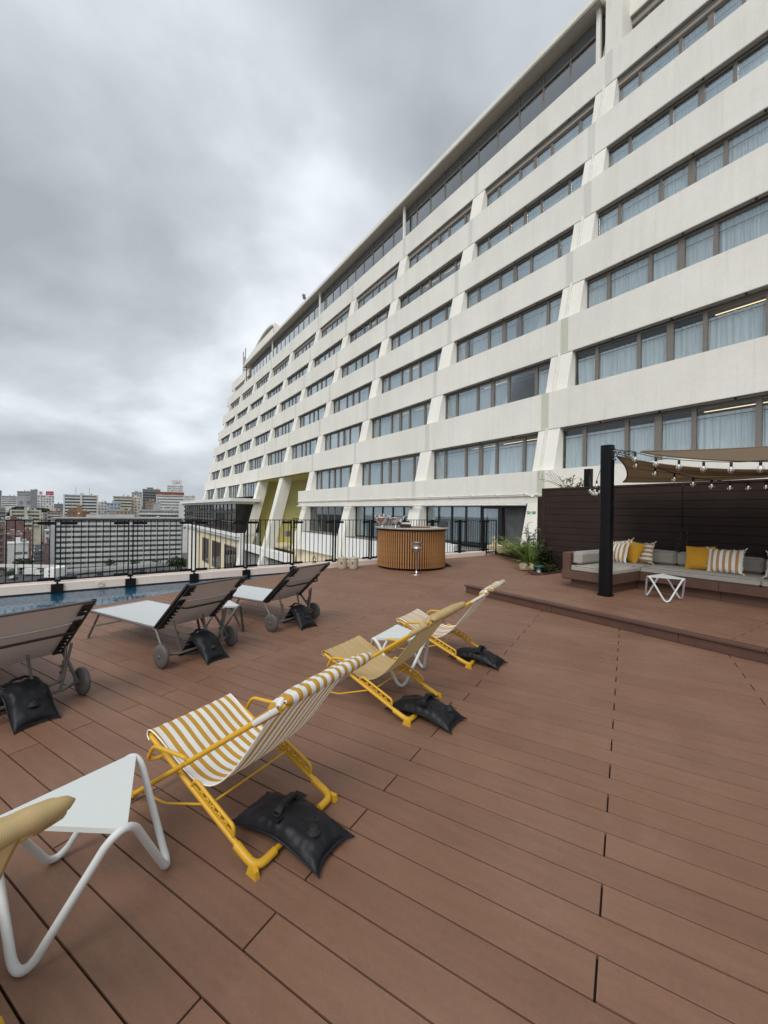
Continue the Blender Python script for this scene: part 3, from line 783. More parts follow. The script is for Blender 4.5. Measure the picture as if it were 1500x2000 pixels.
for (a, b_, zt, zb_) in ((48.0, 53.6, -2.9, -6.5), (55.9, 60.9, -2.9, -6.5), (63.4, 68.0, -2.9, -6.5)):
    mb = MB().box(12.10, 12.19, a, b_, zb_, zb_+.12).box(12.10, 12.19, a, b_, zt-.12, zt)
    for q in range(5): mb.box(12.10, 12.19, a+(b_-a-.1)*q/4, a+(b_-a-.1)*q/4+.1, zb_, zt)
    o = mb.build('window', M['mullion'], wing); MB().box(12.16, 12.18, a, b_, zb_, zt).build('pane', darkg, o)
sw = MB()
for i in range(5): sw.box(12.03, 12.06, 76.4, 77.8, -7.6+i*1.15, -7.0+i*1.15)
sw.build('window', M['black_frame'], wing)

# ================================================================== FENCE
fence = empty('fence', K0, KA)
tag(fence, 'black steel railing with thin vertical bars standing on the kerb round the terrace', 'fence')
POSTS = [-4.1,-2.95,-1.8,-.5,.72,1.80,2.91,3.98,5.09,6.24,7.37,8.5,9.70,10.93,12.12]
FY = .06
RZ = 1.217
bar = MB().box(-.0065, .0065, FY-.0065, FY+.0065, .185, RZ-.012).mesh('bar', M['black_steel'])
plate = MB().bevbox(-.115, .115, FY-.020, FY-.008, 0, .052, .003).mesh('bracket', M['black_steel'])
def postmesh(z0):
    mb = MB()
    for q in (-.036, .036): mb.box(q-.009, q+.009, FY-.028, FY+.028, .15, RZ-.006)
    mb.box(-.045, .045, FY-.02, FY+.02, .145, .175); mb.box(-.013, .013, FY-.028, FY-.002, z0, .15)
    return mb.mesh('post', M['black_steel'])
pm1 = postmesh(.05); flange = MB().bevbox(-.085, .085, -.030, -.001, -.045, .112, .004).mesh('flange', M['black_steel'])
for i, t in enumerate(POSTS):
    p = link('post', pm1, fence, Matrix.Translation((t, 0, 0)))
    if t < 5.5:
        link('flange', flange, p)
        mm = MB().box(-.013, .013, -.03, FY, .100, .137).mesh('post_foot', M['black_steel']); link('post_foot', mm, p)
    for z in (RZ-.085, .165):
        for q in (-1, 1): link('bracket', plate, p, Matrix.Translation((q*.155, 0, z)))
for a, b_ in zip(POSTS[:-1], POSTS[1:]):
    n = max(4, round((b_-a)/.111))
    for i in range(1, n): link('bar', bar, fence, Matrix.Translation((a+(b_-a)*i/n, 0, 0)))
    MB().box(a+.05, b_-.05, FY-.018, FY-.006, .176, .19).build('bottom_rail', M['black_steel'], fence)
MB().box(-5.5, 12.14, FY-.020, FY+.020, RZ-.012, RZ+.004).build('top_rail', M['black_steel'], fence)
# gate leaf and a metal ramp plate at the end of the fence
gate = empty('gate', K0 + KD*12.2, KA - radians(12))
tag(gate, 'narrow black barred gate leaf at the far end of the railing near the doors', 'gate')
mb = MB()
for x in (0, .42): mb.bevbox(x-.02, x+.02, -.02, .02, 0.02, 1.22, .003)
mb.box(0, .42, -.015, .015, 1.19, 1.22); mb.box(0, .42, -.015, .015, .10, .13); mb.build('gate_frame', M['black_steel'], gate)
for i in range(1, 4): MB().box(.105*i-.006, .105*i+.006, -.006, .006, .13, 1.19).build('bar', M['black_steel'], gate)
MB().tube(rounded([(.03,-.04,.80),(.03,-.09,.80),(.14,-.09,.80)],.03),.009,6).build('handle', M['black_steel'], gate)
ramp = MB().hexa([tuple(F(s_,d,z)) for s_,d,z in ((10.4,12.9,.0),(13.6,12.9,.03),(13.6,13.75,.03),(10.4,13.75,.0),(10.4,12.9,.04),(13.6,12.9,.09),(13.6,13.75,.09),(10.4,13.75,.04))])
tag(ramp.build('door_step', M['black_steel']), 'black metal step plate in front of the hotel glass doors', 'step')

# drain ring on the kerb face
ring = empty('wall_ring', K0 + KD*1.33 - KN*.012 + Vector((0,0,.058)), KA)
tag(ring, 'round pale ring fitting on the kerb face above the pool', 'ring')
MB().lathe([(.034,0),(.048,-.004),(.050,-.014),(.040,-.018),(.034,-.012),(.034,0)], 24, axis='y').build('rim', M['kerb'], ring)
MB().tube([(.0,-.006,-.0),(.024,-.012,-.02)], .004, 6).build('hook', M['brass'], ring)

# ================================================================== DECK CHAIRS
def make_chair(fab, label):
    W = .48; XO = .035
    t = empty('deck_chair'); tag(t, label, 'deck chair', 'folding deck chairs in a row on the terrace')
    x0, x1 = -XO, W+XO
    # back frame: foot (y .86) up to the top bar (y -.17)
    yz = lambda q: (.86-1.03*q, .02+.715*q)
    r = .0118
    a = [(x0,)+yz(0)+()]
    pts = [(x0, *yz(0)), (x0, *yz(1)), (x1, *yz(1)), (x1, *yz(0))]
    bf = MB().tube(rounded(pts, .06), r, 10).build('back_frame', M['yellow'], t)
    MB().tube([(x0, *yz(.05)), (x1, *yz(.05))], .010, 8).build('stretcher', M['yellow'], bf)
    for x in (x0, x1): MB().lathe([(.0,-.018),(.0165,-.016),(.017,.02),(.0165,.05),(.0137,.055)], 12, c=(0,0,0)).build('foot_cap', M['yellow'], bf, Matrix.Translation((x, *yz(0))) @ Matrix.Rotation(radians(55), 4, 'X'))
    # seat frame: ground bar (y 0) up to the seat front (y .755)
    sz = lambda y: .02 + y*.418
    pts = [(0,.745,sz(.745)),(0,.015,.024),(W,.015,.024),(W,.745,sz(.745))]
    sf = MB().tube(rounded(pts, .055), r, 10)
    sf.tube([(0,.755,.335),(W,.755,.335)], .011, 8)
    sfo = sf.build('seat_frame', M['yellow'], t)
    for x, sg in ((0, 1), (W, -1)):
        # moulded corner shoe on the ground bar
        p = rounded([(x, .13, sz(.13)-.006), (x, .012, .024), (x+sg*.10, .012, .024)], .06, 8)
        MB().tube(p, .0175, 10).hexa([(x-sg*.014-.011,-.012,0),(x-sg*.014+.011,-.012,0),(x-sg*.0+.018,.05,0),(x-.018,.05,0),(x-sg*.014-.009,-.008,.03),(x-sg*.014+.009,-.008,.03),(x+.012,.04,.04),(x-.012,.04,.04)]).build('corner_shoe', M['yellow'], t)
        # ratchet loop along the seat frame with notches
        oy = -.030
        mb = MB(); nrm = Vector((0, -.386, .923)); dr = Vector((0, .923, .386)); base = Vector((x, .165, sz(.165)))
        L = .275; loop = [base + nrm*.018, base + dr*.02 + nrm*.045, base + dr*(L-.02) + nrm*.045, base + dr*L + nrm*.018]
        lp = rounded([base+nrm*.012-dr*.012, base+nrm*.050-dr*.0, base+nrm*.050+dr*L, base+nrm*.010+dr*(L+.01)], .022, 6)
        mb.tube(lp, .0085, 8)
        for q in range(5):
            c = base + dr*(.045 + q*.043)
            mb.tube(rounded([c+nrm*.010-dr*.012, c+nrm*.034-dr*.004, c+nrm*.030+dr*.012, c+nrm*.016+dr*.008], .01, 3), .005, 6)
        mb.hexa([base+Vector((-.004,0,0))+dr*.0-nrm*.004, base+Vector((.004,0,0))-nrm*.004, base+dr*L+Vector((.004,0,0))-nrm*.004, base+dr*L+Vector((-.004,0,0))-nrm*.004,
                 base+Vector((-.004,0,0))+nrm*.020, base+Vector((.004,0,0))+nrm*.020, base+dr*L+Vector((.004,0,0))+nrm*.020, base+dr*L+Vector((-.004,0,0))+nrm*.020])
        mb.build('ratchet', M['yellow'], t)
        # armrest loop
        xo = x - sg*.050; xi = x - sg*.048
        ar = rounded([(x-sg*.030,.402,.338),(xi,.418,.362),(xo,.640,.345),(xo,.690,.262),(x-sg*.012,.655,.268),(x,.630,.283)], .035, 5)
        MB().tube(ar, .0095, 8).build('armrest', M['yellow'], t)
        MB().lathe([(0,-.012),(.009,-.012),(.010,0),(.009,.012),(0,.012)], 10, c=(x-sg*.035,.408,.331), axis='x').build('armrest_bolt', M['yellow'], t)
    # stay wire resting in the notches
    st = rounded([(x0+.02,.79,.055),(x0+.02,.60,.070),(.0,.300,.170),(W,.300,.170),(x1-.02,.60,.070),(x1-.02,.79,.055)], .03, 4)
    MB().tube(st, .0055, 8).build('stay_wire', M['yellow'], t)
    # canvas: front bar, sagging seat, up to the top bar
    prof = spline([(.775,.330),(.768,.352),(.70,.328),(.60,.280),(.50,.235),(.41,.210),(.32,.214),(.235,.262),(.15,.350),(.06,.478),(-.03,.610),(-.10,.688),(-.160,.748),(-.185,.742)], 4) if False else None
    P = [Vector((0,a_,b_)) for a_, b_ in [(.748,.318),(.776,.330),(.768,.356),(.70,.334),(.60,.284),(.50,.243),(.41,.222),(.32,.236),(.235,.290),(.15,.378),(.06,.494),(-.03,.612),(-.10,.690),(-.160,.752),(-.188,.742)]]
    pr = spline(P, 4); n = len(pr)-1
    def fabp(u, v):
        i = min(int(u*n), n-1); f = u*n-i; p = pr[i].lerp(pr[i+1], f)
        sag = .012*sin(pi*u)*(1-(2*v-1)**2)
        ins = -.009 + .024*min(1,u*3.5)
        return (ins + (W-2*ins)*v, p.y, p.z - sag + .002*sin(v*40+u*9))
    MB().grid(fabp, 56, 24).build('canvas', fab, t)
    def edge(v):
        return [Vector(fabp(q/40, v)) for q in range(41)]
    hem = MB()
    for v in (0, 1): hem.tube(edge(v), .0035, 5)
    hem.build('hem', M['fringe'] if fab is M['stripe'] else fab, t)
    # head pillow: three quilted rolls wrapped over the top bar
    nb = Vector((0,-.57,.82)); ta = Vector((0,.82,.57)); top = Vector((0,-.172,.738))
    def pil(u, v):
        # u across the width, v round a flattened three-lobed section
        a = 2*pi*v; lob = 1 + .22*abs(sin(1.5*a*1.0)); tp = (1-(2*u-1)**8)**.5 if 0 < u < 1 else 0
        hh = .118; th = .042
        c = cos(a); s_ = sin(a)
        y_ = hh*c; z_ = th*s_*(.72+.42*abs(cos(1.5*pi*c)))
        p = top + Vector((0,.79,-.613))*(.062 + y_*(.55+.45*tp)) + Vector((0,.613,.79))*(z_*tp+.012)
        return (-.052 + (W+.104)*u, p.y, p.z)
    for i_, (tt, nn_, ra, rb) in enumerate(((-.010,.002,.027,.026),(.034,.016,.029,.026),(.084,.019,.031,.024))):
        sh = .02375*(i_ % 2)
        def roll(u, v, tt=tt, nn_=nn_, ra=ra, rb=rb, sh=sh):
            a = 2*pi*v; tp = max(0, 1-abs(2*u-1)**7)**.5
            puff = 1 + .05*sin(u*31+tt*90) + .03*sin(u*67)
            p = top + Vector((0,.79,-.613))*(tt + ra*cos(a)*(.25+.75*tp)*puff) + Vector((0,.613,.79))*(nn_*tp + .006 + rb*sin(a)*(.15+.85*tp)*puff)
            return (-.052 + (W+.104)*u - sh, p.y, p.z)
        MB().grid(roll, 48, 18).build('head_pillow', fab, t, Matrix.Translation((sh, 0, 0)))
    # tube sleeves that hold the canvas to the side rails
    for x in (x0, x1):
        MB().tube([(x, *yz(.845)), (x, *yz(.97))], .0175, 10).build('sleeve', fab, t)
    return t
ch = make_chair(M['stripe'], 'nearest white and yellow striped deck chair, rolled head pillow, yellow frame')
ch.location = (-.474, 1.605, 0); ch.rotation_euler = (0,0,radians(59.5))
c2 = make_chair(M['canvas'], 'yellow framed deck chair in plain straw mesh, between the two striped chairs')
c2.location = (.199, 2.758, 0); c2.rotation_euler = (0,0,radians(58.3))
c3 = copy_tree(ch); c3['label'] = 'farthest yellow and white striped deck chair, next to the raised platform step'
c3.location = (.830, 3.792, 0); c3.rotation_euler = (0,0,radians(61.0))
c0 = copy_tree(c2); c0['label'] = 'straw mesh deck chair cut off by the left photo edge, only its head pillow showing'
c0.location = (-1.150, .602, 0); c0.rotation_euler = (0,0,radians(59.2))

# ================================================================== STOOLS
def make_stool(label, tube_m, top_m):
    t = empty('side_table'); tag(t, label, 'side table', 'three legged zigzag side tables')
    R_ = .278; H = .37; r = .0135; path = []
    for i in range(3):
        a = 2*pi*i/3; b_ = a + pi/3
        path += [(R_*cos(a), R_*sin(a), H-r), (R_*1.0*cos(b_), R_*1.0*sin(b_), r)]
    # shallow loops at the top, tight loops at the floor
    P = [Vector(p) for p in path]; o = []
    for i in range(6):
        a, b_, c = P[i-1], P[i], P[(i+1) % 6]; rr = .085 if i % 2 == 0 else .07
        u = (a-b_).normalized(); v = (c-b_).normalized()
        bb = b_ + (Vector((0,0,1)) if i % 2 == 0 else Vector((0,0,-1)))*rr*.38
        for k in range(9):
            q = k/8; p0 = bb+u*rr*1.1; p1 = bb+v*rr*1.1
            o.append(p0*(1-q)**2 + bb*2*q*(1-q) + p1*q*q)
    mz = min(p.z for p in o); Mz = max(p.z for p in o)
    o = [Vector((p.x, p.y, r + (p.z-mz)/(Mz-mz)*(H-2*r))) for p in o]
    MB().tube(o, r, 10, closed=True).build('frame', tube_m, t)
    tri = [(.262*cos(2*pi*i/3+q), .262*sin(2*pi*i/3+q)) for i in range(3) for q in (-.055, .055)]
    MB().prism(tri, H-.022, H-.004).build('top', top_m, t)
    return t
S1 = make_stool('pale grey three legged side table nearest the camera, beside the first striped chair', M['stool'], M['stool_top'])
S1.location = (-1.09, 1.518, 0); S1.rotation_euler = (0,0,radians(88))
S2 = copy_tree(S1); S2['label'] = 'pale grey side table standing between the straw chair and the far striped chair'; S2.location = (.155, 3.62, 0); S2.rotation_euler = (0,0,radians(92))
S3 = copy_tree(S1); S3['label'] = 'pale grey side table on the raised platform in front of the sofa'; S3.location = (4.40, 6.36, HP); S3.rotation_euler = (0,0,radians(62))
S4 = make_stool('taupe side table with pale top between the two grey sun loungers', M['taupe_metal'], M['sling_top']); S4.location = (-1.86, 4.66, 0); S4.rotation_euler = (0,0,radians(-20))

# ================================================================== SUN LOUNGERS
def make_lounger(label):
    t = empty('sun_lounger'); tag(t, label, 'sun lounger', 'grey sun loungers beside the pool')
    W = .745; XA, XB = .055, .690
    for x, sg in ((0, -1), (W, 1)):
        w = MB().lathe([(0,-.020),(.06,-.021),(.098,-.018),(.105,-.012),(.1055,0),(.105,.012),(.098,.018),(.06,.021),(0,.020)], 36, axis='x').build('wheel', M['wheel'], t, Matrix.Translation((x, 0, .1055)))
        MB().lathe([(0,-.026),(.016,-.026),(.018,-.02),(.018,.02),(.016,.026),(0,.026)], 14, axis='x').build('hub', M['taupe_metal'], w)
    for x, sg in ((XA, -1), (XB, 1)):
        xo = .03 if sg < 0 else W-.03
        MB().tube(rounded([(xo,0,.1055),(xo,.012,.12),(x,.195,.318),(x,.30,.312),(x,1.47,.300),(x,1.47,.300)], .05), .0135, 10).build('side_rail', M['taupe_metal'], t)
        MB().tube([(x,1.27,.296),(x,1.50,.008)], .0125, 10).build('leg', M['taupe_metal'], t)
        MB().tube([(x,1.385,.150),(x,.79,.300)], .010, 8).build('leg_brace', M['taupe_metal'], t)
        # strut with ratchet teeth
        mb = MB().tube([(x-sg*.05,-.055,.435),(x-sg*.10,.03,.27),(x-sg*.10,-.06,.10)] if False else [(x-sg*.03,-.03,.425),(x-sg*.105,-.055,.115)], .0105, 8)
        mb.beam((x-sg*.075,-.03,.31),(x-sg*.098,-.035,.15),.010,.034)
        for q in range(3): mb.box(x-sg*.092-.006, x-sg*.092+.006, -.028, -.005, .17+q*.045, .185+q*.045)
        mb.build('strut', M['taupe_metal'], t)
    MB().tube(rounded([(.03,0,.1055),(.07,-.005,.1055),(.13,-.055,.1055),(W-.13,-.055,.1055),(W-.07,-.005,.1055),(W-.03,0,.1055)], .05), .0125, 10).build('axle', M['taupe_metal'], t)
    MB().tube([(XA,1.455,.300),(XB,1.455,.300)], .0125, 10).build('cross_rail', M['taupe_metal'], t)
    MB().tube([(.13,.02,.135),(W-.13,.02,.135)], .005, 6).build('tie_rod', M['taupe_metal'], t)
    MB().tube(rounded([(.40,-.02,.41),(.43,-.05,.16),(.60,-.05,.16),(.63,-.02,.41)], .10, 8), .010, 8).build('support_hoop', M['taupe_metal'], t)
    # seat sling with a wavy laced edge
    def seat(u, v):
        e_ = .004*sin(u*70)*(1 if v in (0, 1) else 0)
        return (XA+.008+e_+(XB-XA-.016)*v, .195+1.285*u, .322-.012*u - .016*sin(pi*v)*sin(pi*u))
    MB().grid(seat, 60, 14).grid(lambda u, v: (seat(u, v)[0], seat(u, v)[1], seat(u, v)[2]-.006), 60, 14).build('seat_sling', M['sling_top'], t)
    # backrest
    a = Vector((0,.200,.322)); b_ = Vector((0,-.290,.768)); dr = (b_-a).normalized(); nn = Vector((0,-dr.z,dr.y)) ; L = (b_-a).length
    def bk(u, v, off):
        p = a + dr*(L*u) + nn*off*-1; sg_ = .02*sin(pi*v)*sin(pi*min(1,.15+u))
        p = p - Vector((0,-dr.z,dr.y))*0
        return (XA+.010+(XB-XA-.020)*v, p.y - .35*sg_, p.z - .9*sg_)
    MB().grid(lambda u, v: bk(u, v, 0), 24, 16).build('back_sling_front', M['sling_top'], t)
    MB().grid(lambda u, v: (bk(u,v,0)[0], bk(u,v,0)[1]-.009, bk(u,v,0)[2]-.009), 24, 16).build('back_sling', M['sling_back'], t)
    for x, sg in ((XA, 1), (XB, -1)):
        rl = MB(); q0 = a - dr*.0; q1 = b_ + dr*.012
        o_ = Vector((0,-.009,-.009))
        rl.beam(q0+Vector((x,0,0)), q1+Vector((x,0,0)), .026, .020, up=(0,.7,.7))
        rl.beam(q0+Vector((x+sg*.038,0,0))+o_*2, q0+dr*L*.70+Vector((x+sg*.038,0,0))+o_*2, .070, .006, up=(0,.7,.7))
        rl.beam(q0+dr*L*.80+Vector((x+sg*.038,0,0))+o_*2, q1+Vector((x+sg*.038,0,0))+o_*2, .070, .006, up=(0,.7,.7))
        ro = rl.build('back_rail', M['rail_black'], t)
        for q in range(8):
            f = .12+.075*q if q < 6 else .82+.09*(q-6)
            c = a + dr*(L*f) + Vector((x+sg*.045,0,0)) + o_*2.6
            MB().lathe([(0,.003),(.006,.003),(.0075,-.003)], 8, c=tuple(c)).beam(c, c+Vector((sg*.035,0,0)), .007, .007).build('lacing_peg', M['rail_black'], ro)
            MB().lathe([(0,-.006),(.0055,-.004),(.006,.001),(0,.004)], 8, c=tuple(c+o_*.6)).build('eyelet', M['eyelet'], ro)
    # lateral seams in the sling and the bent handle tube
    for f in (.66,): MB().tube([tuple(Vector(bk(f, q/10, 0))+Vector((0,-.014,-.014))) for q in range(11)], .005, 6).build('sling_batten', M['sling_back'], t)
    hb = a + dr*L*.58
    MB().tube(rounded([(XA+.01,hb.y,hb.z),(XA+.05,hb.y-.075,hb.z-.045),(XB-.05,hb.y-.075,hb.z-.045),(XB-.01,hb.y,hb.z)], .05, 6), .0095, 8).build('handle_bar', M['rail_black'], t)
    MB().tube([tuple(a+Vector((XA,0,0))-dr*.0), tuple(a+Vector((XB,0,0)))], .010, 8).build('hinge_bar', M['taupe_metal'], t)
    MB().tube([tuple(b_+Vector((XA,0,0))), tuple(b_+Vector((XB,0,0)))], .010, 8).build('top_bar', M['taupe_metal'], t)
    return t
L2 = make_lounger('grey sun lounger with raised back and pale seat, middle of the three by the pool')
L2.location = (-1.993, 3.68, 0); L2.rotation_euler = (0,0,radians(58.9))
L3 = copy_tree(L2); L3['label'] = 'farthest grey sun lounger with raised back, nearest the round bar'; L3.location = (-1.315, 4.829, 0); L3.rotation_euler = (0,0,radians(58.3))
L1 = copy_tree(L2); L1['label'] = 'grey sun lounger cut off by the left photo edge, its wheel and black bag showing'; L1.location = (-2.69, 2.50, 0); L1.rotation_euler = (0,0,radians(59.2))

# ================================================================== WATER WEIGHT BAGS
def make_bag(label, path, width, thick, group, strap_at=.42, valve=(.80,.55), seed=0, skew=0.0):
    """pillow-shaped bag: path runs along its length in (y, z), width along x"""
    t = empty('weight_bag'); tag(t, label, 'weight bag', group)
    r = random.Random(seed); pr = spline([(0, a_, b_) for a_, b_ in path], 8); n = len(pr)-1
    def cen(u):
        i = min(int(u*n), n-1); return pr[i].lerp(pr[i+1], u*n-i), (pr[i+1]-pr[i]).normalized()
    NU, NV = 44, 24
    def surf(side):
        def f(u, v):
            p, tg = cen(u); nm = Vector((0, -tg.z, tg.y)); nm = nm if nm.z > 0 else -nm
            uu = min(1, max(0, u)); a_ = max(0, 1-abs(2*uu-1)**3.2); b_ = max(0, 1-abs(2*v-1)**2.6)
            h = thick*1.12*(a_**.5)*(b_**.55)
            wr = mnoise.noise(Vector((u*9+seed*3.1, v*5, side)))*.010 + .008*sin(u*55+4*mnoise.noise(Vector((u*4, v*3, seed))))*max(0,1-4*min(v,1-v))**2
            wr += .006*sin(v*60+seed)*max(0,1-5*min(u,1-u))**2
            pin = 1 - .07*sin(pi*uu)**.7 ; w_ = width*(pin+ .02)
            endp = 1 - .10*(1-abs(2*v-1)**2)*0
            hh = (h*.62+wr*min(1,h*18)) if side > 0 else (-h*.38)
            q = p + nm*hh
            # corners stick out a little beyond the sagging ends
            ext = .035*(abs(2*v-1)**3)*((2*uu-1)**5)
            q = q + tg*ext
            return ((v-.5)*w_ + skew*(u-.5), q.y, max(q.z, .004))
        return f
    body = MB().grid(surf(1), NU, NV).grid(surf(-1), NU, NV).build('bag', M['bag'], t)
    s1 = surf(1)
    seam = []
    for q in range(NU+1): seam.append(Vector(s1(q/NU, 0)))
    for q in range(1, NV+1): seam.append(Vector(s1(1, q/NV)))
    for q in range(NU-1, -1, -1): seam.append(Vector(s1(q/NU, 1)))
    for q in range(NV-1, 0, -1): seam.append(Vector(s1(0, q/NV)))
    fl = MB(); c = sum(seam, Vector())/len(seam); vs = []
    for p in seam:
        o_ = Vector((p.x-c.x, p.y-c.y, 0)).normalized()*.012; vs += [p-Vector((0,0,.002)), p+o_+Vector((0,0,-.003)), p+o_+Vector((0,0,.002)), p+Vector((0,0,.004))]
    m = len(seam); fl.add(vs, [(i*4+k_, ((i+1) % m)*4+k_, ((i+1) % m)*4+k_+1, i*4+k_+1) for i in range(m) for k_ in range(3)], 0, True)
    fl.build('welded_seam', M['bag'], t)
    # webbing handle with ridges and a D ring
    if strap_at is not None:
        st = MB(); pts = []
        for q in range(13):
            v = .22+.56*q/12; p = Vector(s1(strap_at, v)); up = .010 + .016*sin(pi*q/12)
            pts.append(p+Vector((0,0,up)))
        for i in range(12): st.beam(pts[i], pts[i+1], .030, .006, up=(0,0,1))
        for i in range(2, 12): st.beam(pts[i]+Vector((0,-.014,.006)), pts[i]+Vector((0,.014,.006)), .007, .006)
        so = st.build('strap', M['webbing'], t)
        for v in (.20, .80):
            p = Vector(s1(strap_at, v)); 
            MB().tube(rounded([p+Vector((-.014,-.020,.012)), p+Vector((-.014,.020,.012)), p+Vector((.016,.016,.018)), p+Vector((.016,-.016,.018))], .012, 4, True), .0035, 6, closed=True).build('d_ring', M['webbing'], so)
            MB().grid(lambda a_, b_: tuple(p+Vector(((a_-.5)*.07, (b_-.5)*.07, .006+.004*(1-(2*a_-1)**2)*(1-(2*b_-1)**2)))), 4, 4).build('strap_patch', M['bag'], so)
    if valve:
        p = Vector(s1(*valve))
        vo = MB().lathe([(.034,-.004),(.033,.004),(.022,.006),(.021,.016),(.017,.020),(0,.020)], 20, c=(p.x,p.y,p.z)).build('valve', M['webbing'], t)
        MB().tube(rounded([p+Vector((.018,0,.026)), p+Vector((.036,.004,.034)), p+Vector((.030,.012,.016))], .01), .004, 6).build('valve_tether', M['webbing'], vo)
    return t
GB = 'black water weight bags holding the chairs down'
flat = [(.225,.028),(.15,.044),(.06,.060),(-.01,.068),(-.08,.060),(-.16,.042),(-.225,.026)]
def at_chair(o, c, dx, dy, rot):
    m = Matrix.Rotation(c.rotation_euler.z, 3, 'Z'); o.location = Vector(c.location) + m @ Vector((dx, dy, 0)); o.rotation_euler = (0,0,c.rotation_euler.z+radians(rot))
b1 = make_bag('plump black weight bag with strap and valve on the nearest striped chair foot bar', flat, .225, .082, GB, .45, (.80,.40), 1); at_chair(b1, ch, .222, .045, 0)
b2 = make_bag('black weight bag lying over the foot bar of the straw mesh chair', flat, .225, .082, GB, .52, (.83,.70), 2); at_chair(b2, c2, .165, -.03, -4)
b3 = make_bag('black weight bag on the foot bar of the farthest striped chair', flat, .215, .082, GB, .55, None, 3); at_chair(b3, c3, .20, .0, -8)
GL = 'black weight bags slung over the lounger axles'
hang = [(.13,.020),(.09,.065),(.03,.145),(-.040,.185),(-.115,.150),(-.18,.075),(-.255,.022)]
b4 = make_bag('black weight bag slung over the axle of the left edge lounger', hang, .235, .085, GL, .42, (.80,.5), 4); at_chair(b4, L1, .375, 0, 0)
b5 = make_bag('black weight bag slung over the axle of the middle lounger', hang, .225, .085, GL, .42, (.80,.5), 5); at_chair(b5, L2, .385, 0, 0)
b6 = make_bag('black weight bag slung over the axle of the farthest lounger', hang, .235, .085, GL, .42, (.80,.6), 6, -.05); at_chair(b6, L3, .42, 0, -8)

# ================================================================== LOUNGE CORNER ON THE PLATFORM
def fobj(name, label, cat, group=None, s=0, d=0, z=0):
    t = empty(name, F(s, d, z), YF); tag(t, label, cat, group); return t
# posts
p1 = fobj('pergola_post', 'tall black steel post carrying the sail shade and string lights, on the platform', 'post', None, 3.44, 6.68, HP)
pm_ = MB(); pm_.prism([(-.085,-.055),(-.055,-.085),(.055,-.085),(.085,-.055),(.085,.055),(.055,.085),(-.055,.085),(-.085,.055)], 0, 2.43)
pm_.build('shaft', M['black_post'], p1)
MB().prism([(-.10,-.07),(-.07,-.10),(.07,-.10),(.10,-.07),(.10,.07),(.07,.10),(-.07,.10),(-.10,.07)], .002, .03).build('base_collar', M['black_post'], p1)
for z in (2.33, 2.20): MB().tube(rounded([(-.02,-.085,z),(-.02,-.13,z),(.03,-.13,z-.01),(.03,-.085,z-.01)], .02), .008, 6).build('eye_hook', M['steel_matt'], p1)
p2 = fobj('pergola_post', 'black post rising behind the brown board wall, top third showing', 'post', None, 5.57, 9.92, 0)
MB().prism([(-.075,-.075),(.075,-.075),(.075,.075),(-.075,.075)], 0, 2.57).build('shaft', M['black_post'], p2)
MB().box(-.08,.08,-.08,.08,2.57,2.585).build('cap', M['black_post'], p2)
# board wall
wall = fobj('board_wall', 'dark brown wall of horizontal boards behind the sofa', 'wall')
WT = 2.128; bh = .162
for i in range(14):
    z1 = WT - .05 - bh*i; z0 = max(z1 - bh + .006, .0)
    if z1 < .05: break
    for (a, b_) in ((3.44, 6.55), (.0, 3.43), (-3.2, -.01)):
        MB().bevbox(9.60, 9.628, a+.002, b_-.002, z0, z1, .004).build('board', M['wall_board'], wall)
MB().box(9.629, 9.70, -3.2, 6.6, 0, WT-.06).build('backing', M['joist'], wall)
MB().bevbox(9.585, 9.72, -3.22, 6.66, WT-.048, WT, .004).build('cap', M['wall_board'], wall)
MB().bevbox(9.592, 9.72, 6.552, 6.66, 0, WT-.049, .005).build('end_post', M['wall_board'], wall)
MB().bevbox(9.75, 9.90, 6.70, 6.90, 0, 1.915, .005).build('end_post', M['wall_board'], wall)
# cctv cameras
for i, (s_, d, z, lab, rz) in enumerate(((6.90, 9.60, 1.935, 'white dome-hooded security camera, left of the pair on the wall end', 30), (6.74, 9.57, 1.985, 'white security camera, right of the pair on the wall end post', -5))):
    t = fobj('security_camera', lab, 'security camera', 'security cameras on the wall end', s_, d, z); t.rotation_euler = (0,0,YF+radians(115+rz)); t.scale = (.62,.62,.62)
    MB().lathe([(0,.0),(.036,.0),(.040,.02),(.040,.15),(.03,.16),(0,.16)], 14, axis='x').build('housing', M['paper'], t, Matrix.Rotation(radians(18),4,'Y'))
    MB().lathe([(0,-.004),(.030,-.004),(.032,.004)], 14, axis='x').build('lens', M['black_frame'], t, Matrix.Translation((.165,0,-.052)) @ Matrix.Rotation(radians(18),4,'Y'))
    MB().tube([(.03,0,0),(-.04,0,-.03),(-.06,0,-.06)], .012, 8).build('bracket', M['paper'], t)
# sofa
sofa = fobj('corner_sofa', 'L shaped built-in sofa with brown board base and grey cushions', 'sofa')
SE = -2.2
wp = M['sofa_wood']
MB().bevbox(6.95, 8.9, 3.50, 4.20, HP, .296, .004).build('plinth', wp, sofa)
for a, b_ in ((SE, .2), (.2, 2.29), (2.29, 3.50)): MB().bevbox(7.88, 8.9, a+.002, b_-.002, HP, .296, .004).build('plinth', wp, sofa)
MB().bevbox(6.85, 8.95, 3.42, 4.32, .297, .440, .004).build('seat_box', wp, sofa)
for a, b_ in ((SE, .2), (.2, 2.29), (2.29, 3.418)): MB().bevbox(7.78, 8.95, a+.002, b_-.002, .297, .440, .004).build('seat_box', wp, sofa)
MB().bevbox(6.86, 8.95, 4.165, 4.31, .283, .762, .006).build('arm_panel', wp, sofa)
MB().bevbox(8.78, 8.95, SE, 4.16, .442, .70, .006).build('back_panel', wp, sofa)
